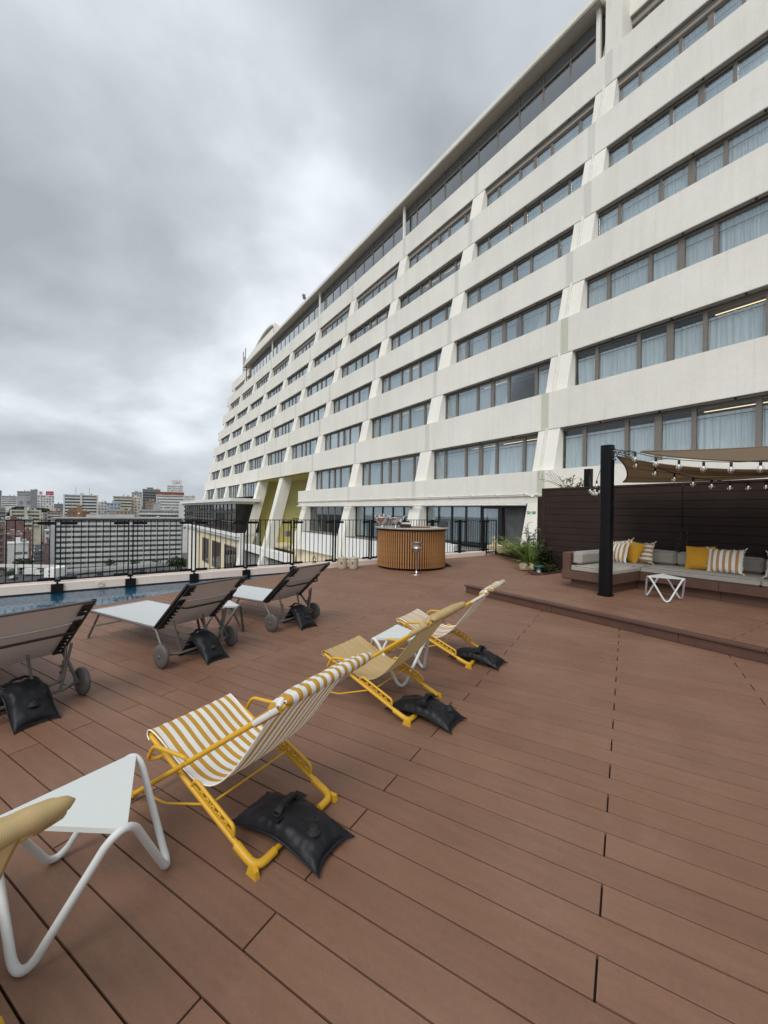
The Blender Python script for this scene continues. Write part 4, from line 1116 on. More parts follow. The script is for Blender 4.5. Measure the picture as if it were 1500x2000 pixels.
def cush(name, d0, d1, s0, s1, z0, z1, b=.028, crown=.012, parent=None):
    # upholstered block: softened box with a slightly crowned top
    mb = MB(); n = 10
    def top(u, v): 
        return (d0+b+(d1-d0-2*b)*u, s0+b+(s1-s0-2*b)*v, z1+crown*(1-(2*u-1)**4)*(1-(2*v-1)**4))
    mb.bevbox(d0, d1, s0, s1, z0, z1, b, sm=False)
    mb.grid(top, 8, 8)
    o = mb.build(name, M['sofa_fabric'], parent or sofa)
    for z in (z0+b*.9, z1-b*.3):
        MB().tube([(d0+b*.1,s0+b*.4,z),(d0+b*.1,s1-b*.4,z)], .005, 5).build('piping', M['sofa_fabric'], o)
    return o
cush('seat_cushion', 6.86, 7.775, 3.425, 4.16, .441, .545)
cush('seat_cushion', 7.785, 8.60, 3.425, 4.16, .441, .545)
for a, b_ in ((1.815, 3.42), (.25, 1.81), (-2.1, .245)): cush('seat_cushion', 7.785, 8.60, a, b_, .441, .548)
cush('back_cushion', 6.90, 8.38, 3.985, 4.16, .556, .785, .045, .006)
for a, b_ in ((3.10, 3.98), (1.92, 3.09), (.7, 1.91), (-.6,.69)): cush('back_cushion', 8.40, 8.62, a, b_, .560, .806, .045, .006)
# scatter cushions
def pillow(label, s, d, z, w, h, mat, yaw, lean, roll=0, rot90=False):
    t = empty('scatter_cushion', F(s, d, z), YF + radians(yaw)); tag(t, label, 'cushion', 'scatter cushions on the sofa')
    mb = MB()
    def f(side):
        def g(u, v):
            a = (2*u-1); b_ = (2*v-1)
            k = (max(0,1-abs(a)**2.6)**.6)*(max(0,1-abs(b_)**2.6)**.6)
            pin = 1-.07*(1-a*a) ; pinx = 1-.07*(1-b_*b_)
            x = a*w/2*pinx; y = b_*h/2*pin
            return (x, side*(.075*k+.003*mnoise.noise(Vector((a*4+w*7, b_*4, side*2)))*min(1,k*3)), y)
        return g
    mb.grid(f(1), 18, 18); mb.grid(f(-1), 18, 18)
    # local: x width, y thickness, z height; face looks to -d
    R_ = Matrix.Rotation(radians(90), 4, 'Z') @ Matrix.Rotation(radians(lean), 4, 'X') @ Matrix.Rotation(radians(roll), 4, 'Y')
    R2 = R_ @ (Matrix.Rotation(radians(90), 4, 'Y') if rot90 else Matrix.Identity(4))
    o = mb.build('cover', mat, t, R2)
    if mat is M['cushion_stripe']:
        fr = MB(); r = random.Random(int(s*100))
        for i in range(60):
            sd = i % 4; q = r.uniform(-.5, .5)
            x, y = (q*w, .5*h) if sd == 0 else ((q*w, -.5*h) if sd == 1 else ((.5*w, q*h) if sd == 2 else (-.5*w, q*h)))
            if sd < 2: y *= 1-.07*(1-(2*q)**2)
            else: x *= 1-.07*(1-(2*q)**2)
            L = .014; dx, dy = (0, L if sd == 0 else -L) if sd < 2 else (L if sd == 2 else -L, 0)
            fr.tube([(x, 0, y), (x+dx, 0, y+dy)], .0035, 4)
        for sx in (-1, 1):
            for sy in (-1, 1): fr.tube([(sx*w/2*.99, 0, sy*h/2*.99), (sx*(w/2+.03), 0, sy*(h/2+.03))], .008, 5)
        tag(fr.build('fringe', M['fringe'], t, R2), kind='stuff')
    return t
pillow('tan striped cushion in front at the sofa corner, partly behind the black post', 3.94, 8.08, .73, .42, .40, M['cushion_stripe'], -14, 22, 6)
pillow('tan striped cushion hidden behind the front one at the sofa corner', 3.93, 8.23, .77, .40, .38, M['cushion_stripe'], -10, 14, 10)
pillow('mustard yellow cushion leaning between two striped ones in the sofa corner', 3.75, 8.22, .755, .40, .42, M['mustard'], -16, 18, -14)
pillow('tan cushion with sideways stripes at the right of the corner group', 3.60, 8.30, .75, .38, .38, M['cushion_stripe'], -4, 16, 3, True)
pillow('mustard yellow cushion standing left of the wide striped one on the long seat', 2.66, 8.17, .755, .42, .40, M['mustard'], 0, 16, 3)
pillow('wide tan striped cushion in the middle of the long seat', 2.30, 8.08, .748, .46, .38, M['cushion_stripe'], 0, 18, 1.5)
pillow('tan striped cushion cut by the right edge of the photo', 1.62, 8.12, .735, .40, .36, M['cushion_stripe'], 0, 16, -2)
# sails
def sail(label, corners, sag, edge_in, nu=28, nv=20):
    a, b_, c, d = [F(*q) for q in corners]     # a-b front edge, d-c far edge
    def f(u, v):
        uu = u; vv = v
        uu = u + edge_in*(0.5-u)*4*v*(1-v)*.5; vv = v + edge_in*(.5-v)*4*u*(1-u)*.5
        p = (a*(1-uu)+b_*uu)*(1-vv) + (d*(1-uu)+c*uu)*vv
        p = p + Vector((0,0,-sag*(4*uu*(1-uu))*(1-.5*vv)+.02*sin(uu*9+vv*5)*(vv*(1-vv)*4)))
        return tuple(p)
    o = empty('sail_shade', (0,0,0)); tag(o, label, 'sail shade', 'brown sail shades over the sofa')
    MB().grid(f, nu, nv).build('sailcloth', M['sail'], o)
    hem = MB()
    for e in (lambda q: f(q,0), lambda q: f(q,1), lambda q: f(0,q), lambda q: f(1,q)): hem.tube([e(q/24) for q in range(25)], .012, 5)
    hem.build('hem_rope', M['sail'], o)
    for v_ in (.35,.7): MB().tube([Vector(f(q/30,v_))+Vector((0,0,-.004)) for q in range(31)], .006, 4).build('seam', M['sail'], o)
    return o
sail('brown sail shade nearest the post, sagging low over the sofa', ((3.30,6.70,2.385),(-.9,6.5,2.30),(-.9,9.3,2.45),(4.45,9.30,2.17)), .33, .10)
sail('higher brown sail shade crossing behind the first at the upper right', ((3.10,7.02,2.46),(-1.2,6.6,2.36),(-1.6,8.9,2.75),(3.09,7.06,2.475)), .30, .12)
# string lights
def strand(label, pts, bulbs, drop=.05):
    o = empty('string_lights', (0,0,0)); tag(o, label, 'string lights', 'festoon lights over the lounge corner')
    P = spline([F(*q) for q in pts], 10)
    MB().tube(P, .0055, 6).build('cable', M['cable'], o)
    cum = [0]
    for i in range(len(P)-1): cum.append(cum[-1]+(P[i+1]-P[i]).length)
    for t in bulbs:
        L = t*cum[-1]; i = max(k for k in range(len(cum)) if cum[k] <= L+1e-9); i = min(i, len(P)-2)
        c = P[i].lerp(P[i+1], (L-cum[i])/max(1e-6, cum[i+1]-cum[i]))
        s_ = MB().lathe([(.006,0),(.015,-.006),(.0165,-.03),(.015,-.058),(.013,-.062),(0,-.062)], 12).build('socket', M['cable'], o, Matrix.Translation(c))
        MB().lathe([(.013,-.060),(.017,-.066),(.030,-.082),(.0385,-.104),(.036,-.126),(.024,-.143),(0,-.150)], 16).build('bulb', M['bulb'], s_)
        MB().tube([(-.008,0,-.072),(-.012,0,-.105),(0,.006,-.120),(.012,0,-.105),(.008,0,-.072)], .0022, 5).lathe([(0,-.062),(.006,-.066),(.005,-.085),(0,-.088)], 8).build('filament', M['filament'], s_)
    return o
n_ = 11
strand('festoon string running along the front edge from the black post to the right', [(3.35,6.66,2.50),(3.0,6.62,2.40),(2.71,6.6,2.30),(2.42,6.6,2.235),(2.13,6.6,2.185),(1.84,6.6,2.15),(1.56,6.6,2.14),(.6,6.6,2.17),(-.6,6.6,2.4)], [.093,.17,.244,.316,.389,.46,.535,.61,.69])
strand('festoon string swooping diagonally from the post towards the back wall', [(3.34,6.68,2.44),(3.1,6.9,2.33),(2.94,7.12,2.22),(2.77,7.35,2.13),(2.6,7.58,2.06),(2.43,7.81,2.025),(2.26,8.05,2.0),(2.09,8.28,2.0),(1.92,8.52,2.02),(1.2,9.4,2.25)], [.095,.185,.272,.355,.435,.515,.593,.67,.76])
strand('festoon string sagging between the two black posts', [(3.52,6.74,2.30),(3.62,6.9,2.12),(3.85,7.3,2.0),(4.1,7.7,1.97),(4.45,8.2,1.96),(4.8,8.7,2.02),(5.2,9.3,2.17),(5.5,9.82,2.42)], [.16,.30,.43,.56,.66,.74])
strand('short festoon string looping back to the hidden post', [(5.50,9.84,2.35),(5.2,9.4,2.18),(4.9,8.95,2.06),(4.62,8.5,2.0),(4.40,8.1,2.05),(3.9,7.3,2.2),(3.5,6.72,2.36)], [.30,.42,.52,.66])
cab = MB()
for k_ in range(3): cab.tube(spline([F(3.40,6.64,2.52-.05*k_), F(3.30,6.62,2.50-.07*k_), F(3.18,6.62,2.40+.03*k_), F(3.10,6.62,2.44-.06*k_), F(2.98,6.62,2.41)], 6), .0055, 5)
tag(cab.build('cable_coil', M['cable']), 'tangle of spare black light cable at the top of the front post', 'cable')

# ================================================================== ROUND BAR
bar_c = Vector((.735, 10.80, 0)); RB = .895
bt = empty('round_bar', bar_c, radians(-90)); tag(bt, 'round bar counter clad in vertical teak slats with stone top', 'bar')
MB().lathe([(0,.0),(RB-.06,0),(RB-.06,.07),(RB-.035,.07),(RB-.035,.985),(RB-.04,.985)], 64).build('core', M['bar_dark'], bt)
sl = MB().bevbox(-.016, .016, -.0185, .0185, .055, .975, .005).mesh('slat', M['bar_wood'])
NS = 90
for i in range(NS):
    a = 2*pi*i/NS; link('slat', sl, bt, Matrix.Translation((cos(a)*(RB-.014), sin(a)*(RB-.014), 0)) @ Matrix.Rotation(a, 4, 'Z'))
MB().lathe([(.50,1.012),(RB+.06,1.012),(RB+.072,1.018),(RB+.072,1.044),(RB+.065,1.050),(.50,1.050),(.50,1.012)], 72).build('counter_top', M['bar_top'], bt)
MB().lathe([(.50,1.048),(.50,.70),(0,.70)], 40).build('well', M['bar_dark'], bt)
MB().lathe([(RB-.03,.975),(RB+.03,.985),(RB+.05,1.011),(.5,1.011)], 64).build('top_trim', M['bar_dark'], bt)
BT = 1.052
def bowl(label, x, y, tall):
    t = empty('wine_bowl', (x, y, BT), radians(30)); tag(t, label, 'wine bowl', 'steel wine bowls on the bar')
    MB().lathe([(0,.0),(.085,.0),(.088,.012),(.060,.020),(.048,.045),(.055,.060)], 28).build('foot', M['steel'], t)
    MB().lathe([(.02,.058),(.055,.060),(.115,.095),(.160,.160),(.178,.235),(.184,.250),(.180,.252),(.172,.236),(.150,.160),(.10,.10),(0,.085)], 36).build('bowl', M['steel'], t)
    for q in (-1, 1): MB().tube(rounded([(q*.170,-.035,.215),(q*.215,-.035,.225),(q*.215,.035,.225),(q*.170,.035,.215)], .02), .007, 8).build('handle', M['steel'], t)
    return t
bowl('steel wine bowl full of small pink and white bottles, left on the bar', -.03, 10.40, True)
bowl('empty looking steel wine bowl, right of the pair on the bar', .31, 10.36, False)
r = random.Random(3)
bprof = [(0,0),(.030,.0),(.032,.01),(.032,.11),(.026,.14),(.012,.165),(.012,.20),(.014,.205),(.014,.215),(0,.216)]
bm = [MB().lathe(bprof, 12).mesh('glass_body', m_) for m_ in (M['pink'], M['bottle_white'], M['jar_mark'])]
for i, (dx, dy, dz, tx, ty) in enumerate(((-.10,-.05,.10,-28,10),(-.05,.06,.12,-15,-22),(.0,-.02,.13,5,8),(.06,-.06,.11,20,14),(.09,.05,.10,30,-12),(.02,.09,.12,4,-26))):
    t = empty('small_bottle', Vector((-.03+dx, 10.40+dy, BT+dz))); t.rotation_euler = (radians(ty), radians(tx), 0)
    tag(t, 'small %s bottle leaning %s in the left steel bowl' % (('pink','white')[i % 2], ('left at the front','left at the back','upright in the middle','right at the front','right at the back','over the back rim')[i]), 'bottle', 'bottles in the left wine bowl')
    link('glass_body', bm[i % 2], t); MB().lathe([(.015,.19),(.0155,.212),(0,.218)], 10).build('cap', M['brass'] if i % 2 else M['bottle_white'], t)
for i, (dx, dy, tx) in enumerate(((-.08,-.02,-35),(.09,.0,38))):
    t = empty('small_bottle', Vector((.31+dx, 10.36+dy, BT+.12))); t.rotation_euler = (0, radians(tx), 0)
    tag(t, 'small bottle lying %s in the right steel bowl' % ('to the left' if i == 0 else 'to the right'), 'bottle', 'bottles in the right wine bowl')
    link('glass_body', bm[1], t); MB().lathe([(.015,.19),(.0155,.212),(0,.218)], 10).build('cap', M['brass'], t)
t = empty('napkin_box', (.545, 10.28, BT), radians(12)); tag(t, 'small brown box filled with white napkins beside the wine bowls', 'napkin box')
MB().bevbox(-.12,.12,-.075,.075,0,.085,.006).build('box', M['bar_dark'], t)
for i in range(5): MB().bevbox(-.105,.105,-.065,.065,.086+i*.009,.093+i*.009,.002).build('napkin', M['paper'], t, Matrix.Rotation(radians(i*1.5-3),4,'Z'))
t = empty('tray', (1.05, 10.62, BT), radians(5)); tag(t, 'dark round tray lying on the far side of the bar top', 'tray')
MB().lathe([(0,.004),(.155,.004),(.175,.022),(.180,.022),(.160,.0),(0,.0)], 36).build('dish', M['bar_wood'], t)
t = empty('menu_stand', (1.58, 10.86, BT), radians(-25)); tag(t, 'black tablet tilted on a stand at the right end of the bar', 'tablet stand')
MB().beam((0,-.06,.01),(0,.09,.155),.24,.012,up=(0,-.7,.7)).build('tablet', M['black_frame'], t)
MB().bevbox(-.07,.07,.0,.12,0,.012,.004).tube([(0,.09,.01),(0,.06,.11)],.008,6).build('stand', M['black_frame'], t)
t = empty('cable_wedge', (1.70, 10.95, 0), radians(20)); tag(t, 'small black rubber wedge on the deck at the right foot of the bar', 'wedge')
MB().hexa([(-.12,-.08,.002),(.14,-.08,.002),(.14,.08,.002),(-.12,.08,.002),(-.12,-.08,.13),(.13,-.08,.01),(.13,.08,.01),(-.12,.08,.13)]).build('block', M['webbing'], t)
# champagne bucket stand
t = empty('wine_bucket_stand', (.773, 9.44, 0)); tag(t, 'steel wine bucket on a slim pedestal stand before the bar', 'wine bucket')
MB().lathe([(0,0),(.145,0),(.148,.006),(.135,.016),(.05,.024),(.024,.045),(.020,.075),(.012,.085)], 32).build('base', M['steel'], t)
MB().lathe([(.013,.07),(.013,.50),(.03,.515),(.03,.525)], 14).build('pole', M['steel_matt'], t)
MB().lathe([(0,.522),(.085,.524),(.097,.54),(.099,.60),(.103,.602),(.103,.612),(.100,.614),(.109,.738),(.116,.742),(.117,.752),(.108,.753),(.098,.62),(.09,.55),(0,.545)], 30).build('bucket', M['steel_matt'], t)
for q in (-1,1): MB().tube(rounded([(q*.104,-.03,.70),(q*.135,-.03,.705),(q*.135,.03,.705),(q*.104,.03,.70)],.014),.006,6).build('handle', M['steel_matt'], t)
# stoneware jars
for i, (x, y, lab) in enumerate(((-1.02, 10.20, 'beige lidded stoneware jar with plastic liner showing, left of the pair by the fence'), (-.745, 10.22, 'beige lidded stoneware jar, right of the pair beside the bar'))):
    t = empty('stoneware_jar', (x, y, 0), radians(-8)); tag(t, lab, 'jar', 'stoneware jars by the fence')
    MB().lathe([(0,0),(.110,0),(.116,.01),(.120,.05),(.122,.20),(.120,.245),(.108,.258)], 28).build('body', M['jar'], t)
    MB().lathe([(.126,.256),(.128,.268),(.105,.285),(.03,.300),(.016,.305),(.018,.325),(.010,.332),(0,.333)], 28).build('lid', M['jar'], t)
    e_ = MB(); e_.grid(lambda a, b_: (.1225*sin((a-.5)*.36), -.1225*cos((a-.5)*.36), .125+.055*b_), 6, 2); e_.build('emblem', M['jar_mark'], t)
    if i == 0:
        MB().grid(lambda a, b_: ((.127+.006*sin(b_*75)+.010*(1-a))*cos(2*pi*b_), (.127+.006*sin(b_*75)+.010*(1-a))*sin(2*pi*b_), .262-.030*(1-a)-.006*sin(b_*40)), 2, 80).build('liner', M['bulb'], t)
# lantern on the kerb
t = empty('lantern', K0 + KD*5.70 + KN*.10 + Vector((0,0,KT))); tag(t, 'small brass and glass oil lantern standing on the kerb behind the far lounger', 'lantern')
MB().lathe([(0,0),(.050,0),(.052,.02),(.040,.045),(.025,.055)], 16).build('font', M['brass'], t)
MB().lathe([(.028,.055),(.040,.09),(.040,.115),(.026,.155)], 16).build('chimney', M['bulb'], t)
MB().lathe([(.030,.155),(.034,.165),(.018,.185),(0,.19)], 16).build('cap', M['brass'], t)
MB().tube([(0,0,.06),(0,0,.10)], .007, 6).build('wick', M['filament'], t)
for q in (-1,1): MB().tube(spline([(q*.050,0,.02),(q*.060,0,.10),(q*.034,0,.165)],5), .004, 5).build('frame_wire', M['brass'], t)

# ---- signs on the corner column
t = fobj('exit_sign', 'small green and white emergency exit sign high on the corner column', 'sign', None, 9.79, 13.47, 1.49); t.rotation_euler = (0,0,YF)
MB().bevbox(-.02, .0, -.19, .19, -.052, .052, .003).build('panel', M['exit_green'], t)
sg = MB(); X_ = -.0225
def bit(y0, y1, z0, z1): sg.box(X_, X_+.002, y0, y1, z0, z1)
bit(-.045,.045,-.052,.052)
# characters 非 常 口 as strokes (read from left = +y)
for yc in (.145,):
    bit(yc+.006,yc+.010,-.030,.034); bit(yc-.010,yc-.006,-.030,.034)
    for z in (.022,.004,-.014): bit(yc+.010,yc+.032,z,z+.006); bit(yc-.032,yc-.010,z,z+.006)
for yc in (.085,):
    bit(yc-.03,yc+.03,.020,.025); bit(yc-.002,yc+.002,.025,.036); bit(yc-.02,yc+.02,.004,.009); bit(yc-.02,yc+.02,-.008,-.003); bit(yc+.016,yc+.02,-.003,.004); bit(yc-.02,yc-.016,-.003,.004); bit(yc-.028,yc+.028,-.02,-.015); bit(yc-.002,yc+.002,-.036,-.008); bit(yc+.024,yc+.028,-.032,-.016); bit(yc-.028,yc-.024,-.032,-.016)
for yc in (-.085,):
    bit(yc-.026,yc+.026,.022,.028); bit(yc-.026,yc+.026,-.030,-.024); bit(yc+.020,yc+.026,-.024,.022); bit(yc-.026,yc-.020,-.024,.022)
bit(-.175,-.125,-.004,.004); sg.add([(X_-.001,-.18,.0),(X_-.001,-.155,.022),(X_-.001,-.155,-.022)], [(0,1,2)])
sg.build('lettering', M['exit_white'], t)
mn = MB(); Xm = -.026
mn.lathe([(0,Xm-.001),(.009,Xm)], 10, c=(0,.004,.033), axis='x')
for a_, b_ in (((.0,.022),(.006,-.004)),((.006,-.004),(-.014,-.020)),((-.014,-.020),(-.010,-.042)),((.006,-.004),(.020,-.018)),((.020,-.018),(.036,-.022)),((.0,.018),(-.020,.008)),((.0,.018),(.020,.020)),((.020,.020),(.028,.006))):
    mn.beam((Xm,a_[0],a_[1]),(Xm,b_[0],b_[1]),.009,.003,up=(1,0,0))
mn.build('running_figure', M['exit_green'], t)
t = fobj('paint_patch', 'pale round patch on the corner column below the exit sign', 'patch', None, 9.70, 13.405, 1.17); t.rotation_euler = (0, radians(14), YF)
MB().lathe([(0,-.006),(.13,-.005),(.15,.0)], 30, axis='x').build('disc', M['pipe'], t)
# pendant lamp seen inside the doors
t = fobj('pendant_lamp', 'small lit pendant lamp inside the glass doors above the bar', 'lamp', None, 13.8, 14.35, 1.62)
MB().lathe([(0,-.05),(.045,-.03),(.055,.02),(.03,.06),(0,.07)], 16).build('globe', M['filament'], t)
MB().tube([(0,0,.07),(0,0,.25)], .004, 5).build('cord', M['cable'], t)

# ================================================================== PLANTING
bedp = [(5.75,8.40),(5.75,9.58),(6.9,9.9),(8.3,13.0),(10.0,12.6),(9.95,11.4),(9.35,11.25),(8.6,11.0),(7.62,10.42),(6.9,9.5),(6.2,8.45)]
mb = MB(); mb.prism([(F(a,b_).x,F(a,b_).y) for a,b_ in bedp][::-1], -.02, .012)
tag(mb.build('soil', M['soil']), kind='structure')
edge = [F(a,b_,.03) for a,b_ in [(10.0,12.1),(9.95,11.4),(9.35,11.25),(8.6,11.0),(7.62,10.42),(6.9,9.5),(6.2,8.45),(5.75,8.40),(5.75,9.5)]]
e_ = empty('planter_edging', (0,0,0)); tag(e_, 'low brown board edging round the planted corner bed', 'edging')
for a, b_ in zip(edge[:-1], edge[1:]): MB().beam(a, b_, .03, .07).build('board', M['deck_trim'], e_)
def leafblade(mb, base, tip, width, droop, mi=0, fold=.25, n=6):
    base = Vector(base); tip = Vector(tip); ax = tip-base; side = ax.cross(Vector((0,0,1)))
    side = side.normalized() if side.length > 1e-4 else Vector((1,0,0)); up = side.cross(ax).normalized()
    vs = []
    for i in range(n+1):
        t = i/n; c = base + ax*t + Vector((0,0,droop*4*t*(1-t) - droop*1.3*t*t)); w = width*sin(pi*min(1,(t*.93+.05)))**.8
        vs += [c+side*w/2+up*fold*w*.5, c, c-side*w/2+up*fold*w*.5]
    fs = []
    for i in range(n): fs += [(i*3,i*3+1,i*3+4,i*3+3),(i*3+1,i*3+2,i*3+5,i*3+4)]
    mb.add(vs, fs, mi, True)
def frond(mb, base, dir_, L, arch, nl, ll, lw, r):
    base = Vector(base); d = Vector(dir_).normalized(); pts = []
    for i in range(nl+1):
        t = i/nl; pts.append(base + d*L*t + Vector((0,0,arch*(t*1.6-t*t*1.7))))
    mb.tube(pts, .004, 4)
    for i in range(1, nl):
        t = i/nl; tg = (pts[i+1]-pts[i-1]).normalized(); sd = tg.cross(Vector((0,0,1))).normalized()
        for q in (-1, 1):
            l = ll*sin(pi*(t*.85+.12)); e2 = pts[i] + sd*q*l + tg*l*.45 + Vector((0,0,r.uniform(-.02,.03)-.15*l))
            leafblade(mb, pts[i], e2, lw, -.005, n=2)
def plant(name, label, cat, loc, mats, grp=None):
    t = empty(name, loc); tag(t, label, cat, grp); return t
r = random.Random(11)
t = plant('bird_nest_fern', 'bird nest fern with broad upright green leaves behind the white stone', 'fern', F(6.50, 8.98, .02), None)
for i in range(34):
    a = r.uniform(0, 2*pi); el = r.uniform(.35, 1.35); L = r.uniform(.45, .85); mb = MB()
    leafblade(mb, (0,0,.02), (cos(a)*cos(el)*L, sin(a)*cos(el)*L, sin(el)*L), r.uniform(.07,.11), r.uniform(.02,.10), n=8)
    mb.build('leaf', M['fern'], t)
t = plant('feathery_fern', 'pale green feathery fern spreading over the bed edge near the doors', 'fern', F(8.45, 11.15, .03), None)
for i in range(46):
    a = r.uniform(0, 2*pi); L = r.uniform(.5, 1.05); mb = MB()
    frond(mb, (r.uniform(-.3,.3), r.uniform(-.3,.3), 0), (cos(a), sin(a), r.uniform(.2,.9)), L*1.1, r.uniform(.14,.36), 13, .20, .065, r)
    mb.build('frond', M['fern_pale'], t)
t2 = plant('feathery_fern', 'second pale fern tuft between the first and the bird nest fern', 'fern', F(7.45, 10.15, .03), None)
for i in range(30):
    a = r.uniform(0, 2*pi); L = r.uniform(.4, .85); mb = MB()
    frond(mb, (r.uniform(-.15,.15), r.uniform(-.15,.15), 0), (cos(a), sin(a), r.uniform(.4,1.3)), L*1.15, r.uniform(.14,.34), 12, .18, .06, r)
    mb.build('frond', M['fern'] if i % 2 else M['fern_pale'], t2)
t = plant('silver_shrub', 'silvery grey leaved plant rising above the ferns at the column', 'shrub', F(7.75, 10.75, .03), None)
for i in range(9):
    h = r.uniform(.55, 1.15); x, y = r.uniform(-.25,.25), r.uniform(-.25,.25); mb = MB().tube([(x*.4,y*.4,0),(x,y,h)], .008, 5)
    mb.build('stem', M['stem'], t)
    lf_ = MB()
    for k_ in range(12):
        a = r.uniform(0, 2*pi); z = h*r.uniform(.6,1.02); L = r.uniform(.10,.19); leafblade(lf_, (x*z/h, y*z/h, z), (x*z/h+cos(a)*L, y*z/h+sin(a)*L, z+r.uniform(-.02,.09)), r.uniform(.06,.10), .01, n=4)
    tag(lf_.build('leaf_cluster', M['leaf_silver'], t), kind='stuff')
def leafy(name, label, cat, loc, n, R_, h0, h1, ls, mat, stems=7, seed=1):
    r = random.Random(seed); t = plant(name, label, cat, loc, None); per = max(1, n//stems)
    for i in range(stems):
        a = r.uniform(0, 2*pi); rr = R_*sqrt(r.random()); tx, ty = cos(a)*rr, sin(a)*rr; h = r.uniform(h0, h1)
        P = spline([(tx*.2,ty*.2,0),(tx*.55+r.uniform(-.05,.05),ty*.55,h*.5),(tx,ty,h)], 6)
        MB().tube(P, .006, 5).build('stem', M['stem'], t)
        lf_ = MB()
        for k_ in range(per):
            c = P[int(r.uniform(.25,1)*(len(P)-1))]; b_ = r.uniform(0, 2*pi); L = ls*r.uniform(.6,1.2)
            leafblade(lf_, c, c+Vector((cos(b_)*L, sin(b_)*L, r.uniform(-.4,.6)*L)), L*.5, .02*L, n=3)
        tag(lf_.build('leaf_cluster', mat, t), kind='stuff')
    return t
leafy('broadleaf_shrub', 'dark glossy broad leaved shrub between the fern and the sofa arm', 'shrub', F(6.22, 9.25, .02), 150, .36, .35, .80, .17, M['leaf_dark'], 12, 5)
leafy('broadleaf_shrub', 'taller thin shrub at the wall end behind the bird nest fern', 'shrub', F(6.52, 9.40, .02), 70, .16, .65, 1.1, .11, M['fern'], 6, 6)
leafy('ground_cover', 'low dark ground cover mat beside the sofa arm panel', 'ground cover', F(6.05, 9.0, .02), 260, .40, .05, .22, .08, M['leaf_dark'], 26, 7)
leafy('climbing_plant', 'dark leafy climber rising behind the sofa, left of the yellow cushion', 'climber', F(3.36, 9.25, .14), 90, .16, .75, 1.08, .085, M['leaf_dark'], 7, 8)
leafy('climbing_plant', 'short leafy shoot behind the sofa right of the wide striped cushion', 'climber', F(2.22, 9.2, .14), 24, .12, .60, .76, .09, M['fern'], 4, 9)
leafy('climbing_plant', 'trailing vine with bare twigs spilling over the top of the brown wall', 'vine', F(5.95, 9.9, 1.75), 260, .42, .40, .78, .12, M['leaf_vine'], 15, 10)
tw = MB(); r = random.Random(4)
for i in range(6):
    a = F(5.95+.2*i*.3, 9.9, 2.12); P = spline([a, a+fs*(.18+.06*i)+Vector((0,0,.10+.03*i)), a+fs*(.36+.07*i)+Vector((0,0,.22+.07*(i%4))), a+fs*(.48+.05*i)+Vector((0,0,.38+.06*(i%3)))], 5); tw.tube(P, .0045, 4)
tag(tw.build('twig', M['stem']), 'bare arching twigs reaching left from the vine above the wall', 'twig')
# stones, bollard light, figure
def rock(label, loc, sx, sy, sz, seed, mat, name='stone'):
    mb = MB(); n = 18; m_ = 10; vs = []
    for i in range(m_+1):
        for j in range(n):
            th = pi*i/m_; ph = 2*pi*j/n; v = Vector((sin(th)*cos(ph), sin(th)*sin(ph), cos(th)))
            q = Vector([math.copysign(abs(c)**.55, c) for c in v]); q *= 1 + .14*mnoise.noise(v*2.3+Vector((seed,0,0))) + .07*mnoise.noise(v*6+Vector((0,seed,0)))
            vs.append((q.x*sx, q.y*sy, max(0, q.z*sz+sz*.9)))
    fs_ = [(i*n+j, i*n+(j+1) % n, (i+1)*n+(j+1) % n, (i+1)*n+j)[::-1] for i in range(m_) for j in range(n)]
    o = MB().add(vs, fs_, 0, True).build(name, mat); o.location = loc; tag(o, label, 'stone'); return o
rock('pale pitted coral stone block at the front corner of the planting bed', (3.66, 10.38, 0), .18, .12, .10, 2.0, M['coral'])
rock('rough pale stone under the small figure behind the fence end', tuple(F(10.35, 12.1, 0)), .30, .25, .14, 5.0, M['coral'])
rock('rough pale stone right of the figure, half hidden by the fern', tuple(F(9.85, 11.95, 0)), .26, .22, .13, 7.0, M['coral'])
t = empty('bollard_light', (3.80, 9.94, 0)); tag(t, 'squat dark green round bollard light at the bed corner', 'bollard light')
MB().lathe([(0,0),(.105,0),(.108,.012),(.095,.022),(0,.022)], 24).build('base', M['bollard'], t)
MB().lathe([(0,.135),(.118,.135),(.128,.145),(.128,.180),(.118,.192),(.06,.200),(0,.201)], 28).build('hood', M['bollard'], t)
for i in range(4): MB().tube([(.075*cos(i*pi/2+.4),.075*sin(i*pi/2+.4),.02),(.075*cos(i*pi/2+.4),.075*sin(i*pi/2+.4),.14)], .011, 8).build('post', M['bollard'], t)
MB().lathe([(.05,.022),(.05,.135)], 16).build('lamp_tube', M['exit_white'], t)
t = fobj('guardian_figure', 'small weathered stone lion figure sitting on the rock by the doors', 'figurine', None, 10.38, 12.12, .235); t.rotation_euler = (0,0,YF+radians(180))
mb = MB()
def blob(c, rad, k=(1,1,1)):
    mb.lathe([(rad*sin(pi*i/8)*k[0], -rad*cos(pi*i/8)*k[2]) for i in range(9)], 12, c=c)
blob((0,0,.10),.085,(1,1,1.15)); blob((.02,0,.20),.065); blob((.05,0,.275),.062); blob((.105,0,.262),.034); blob((.04,.045,.325),.020); blob((.04,-.045,.325),.020); blob((-.085,0,.16),.035,(1,1,1.8))
for q in (-1,1): mb.tube([(.06,q*.045,.17),(.085,q*.05,.02)], .024, 8); blob((.10,q*.05,.02),.028); blob((-.01,q*.07,.05),.05)
mb.build('body', M['coral'], t)

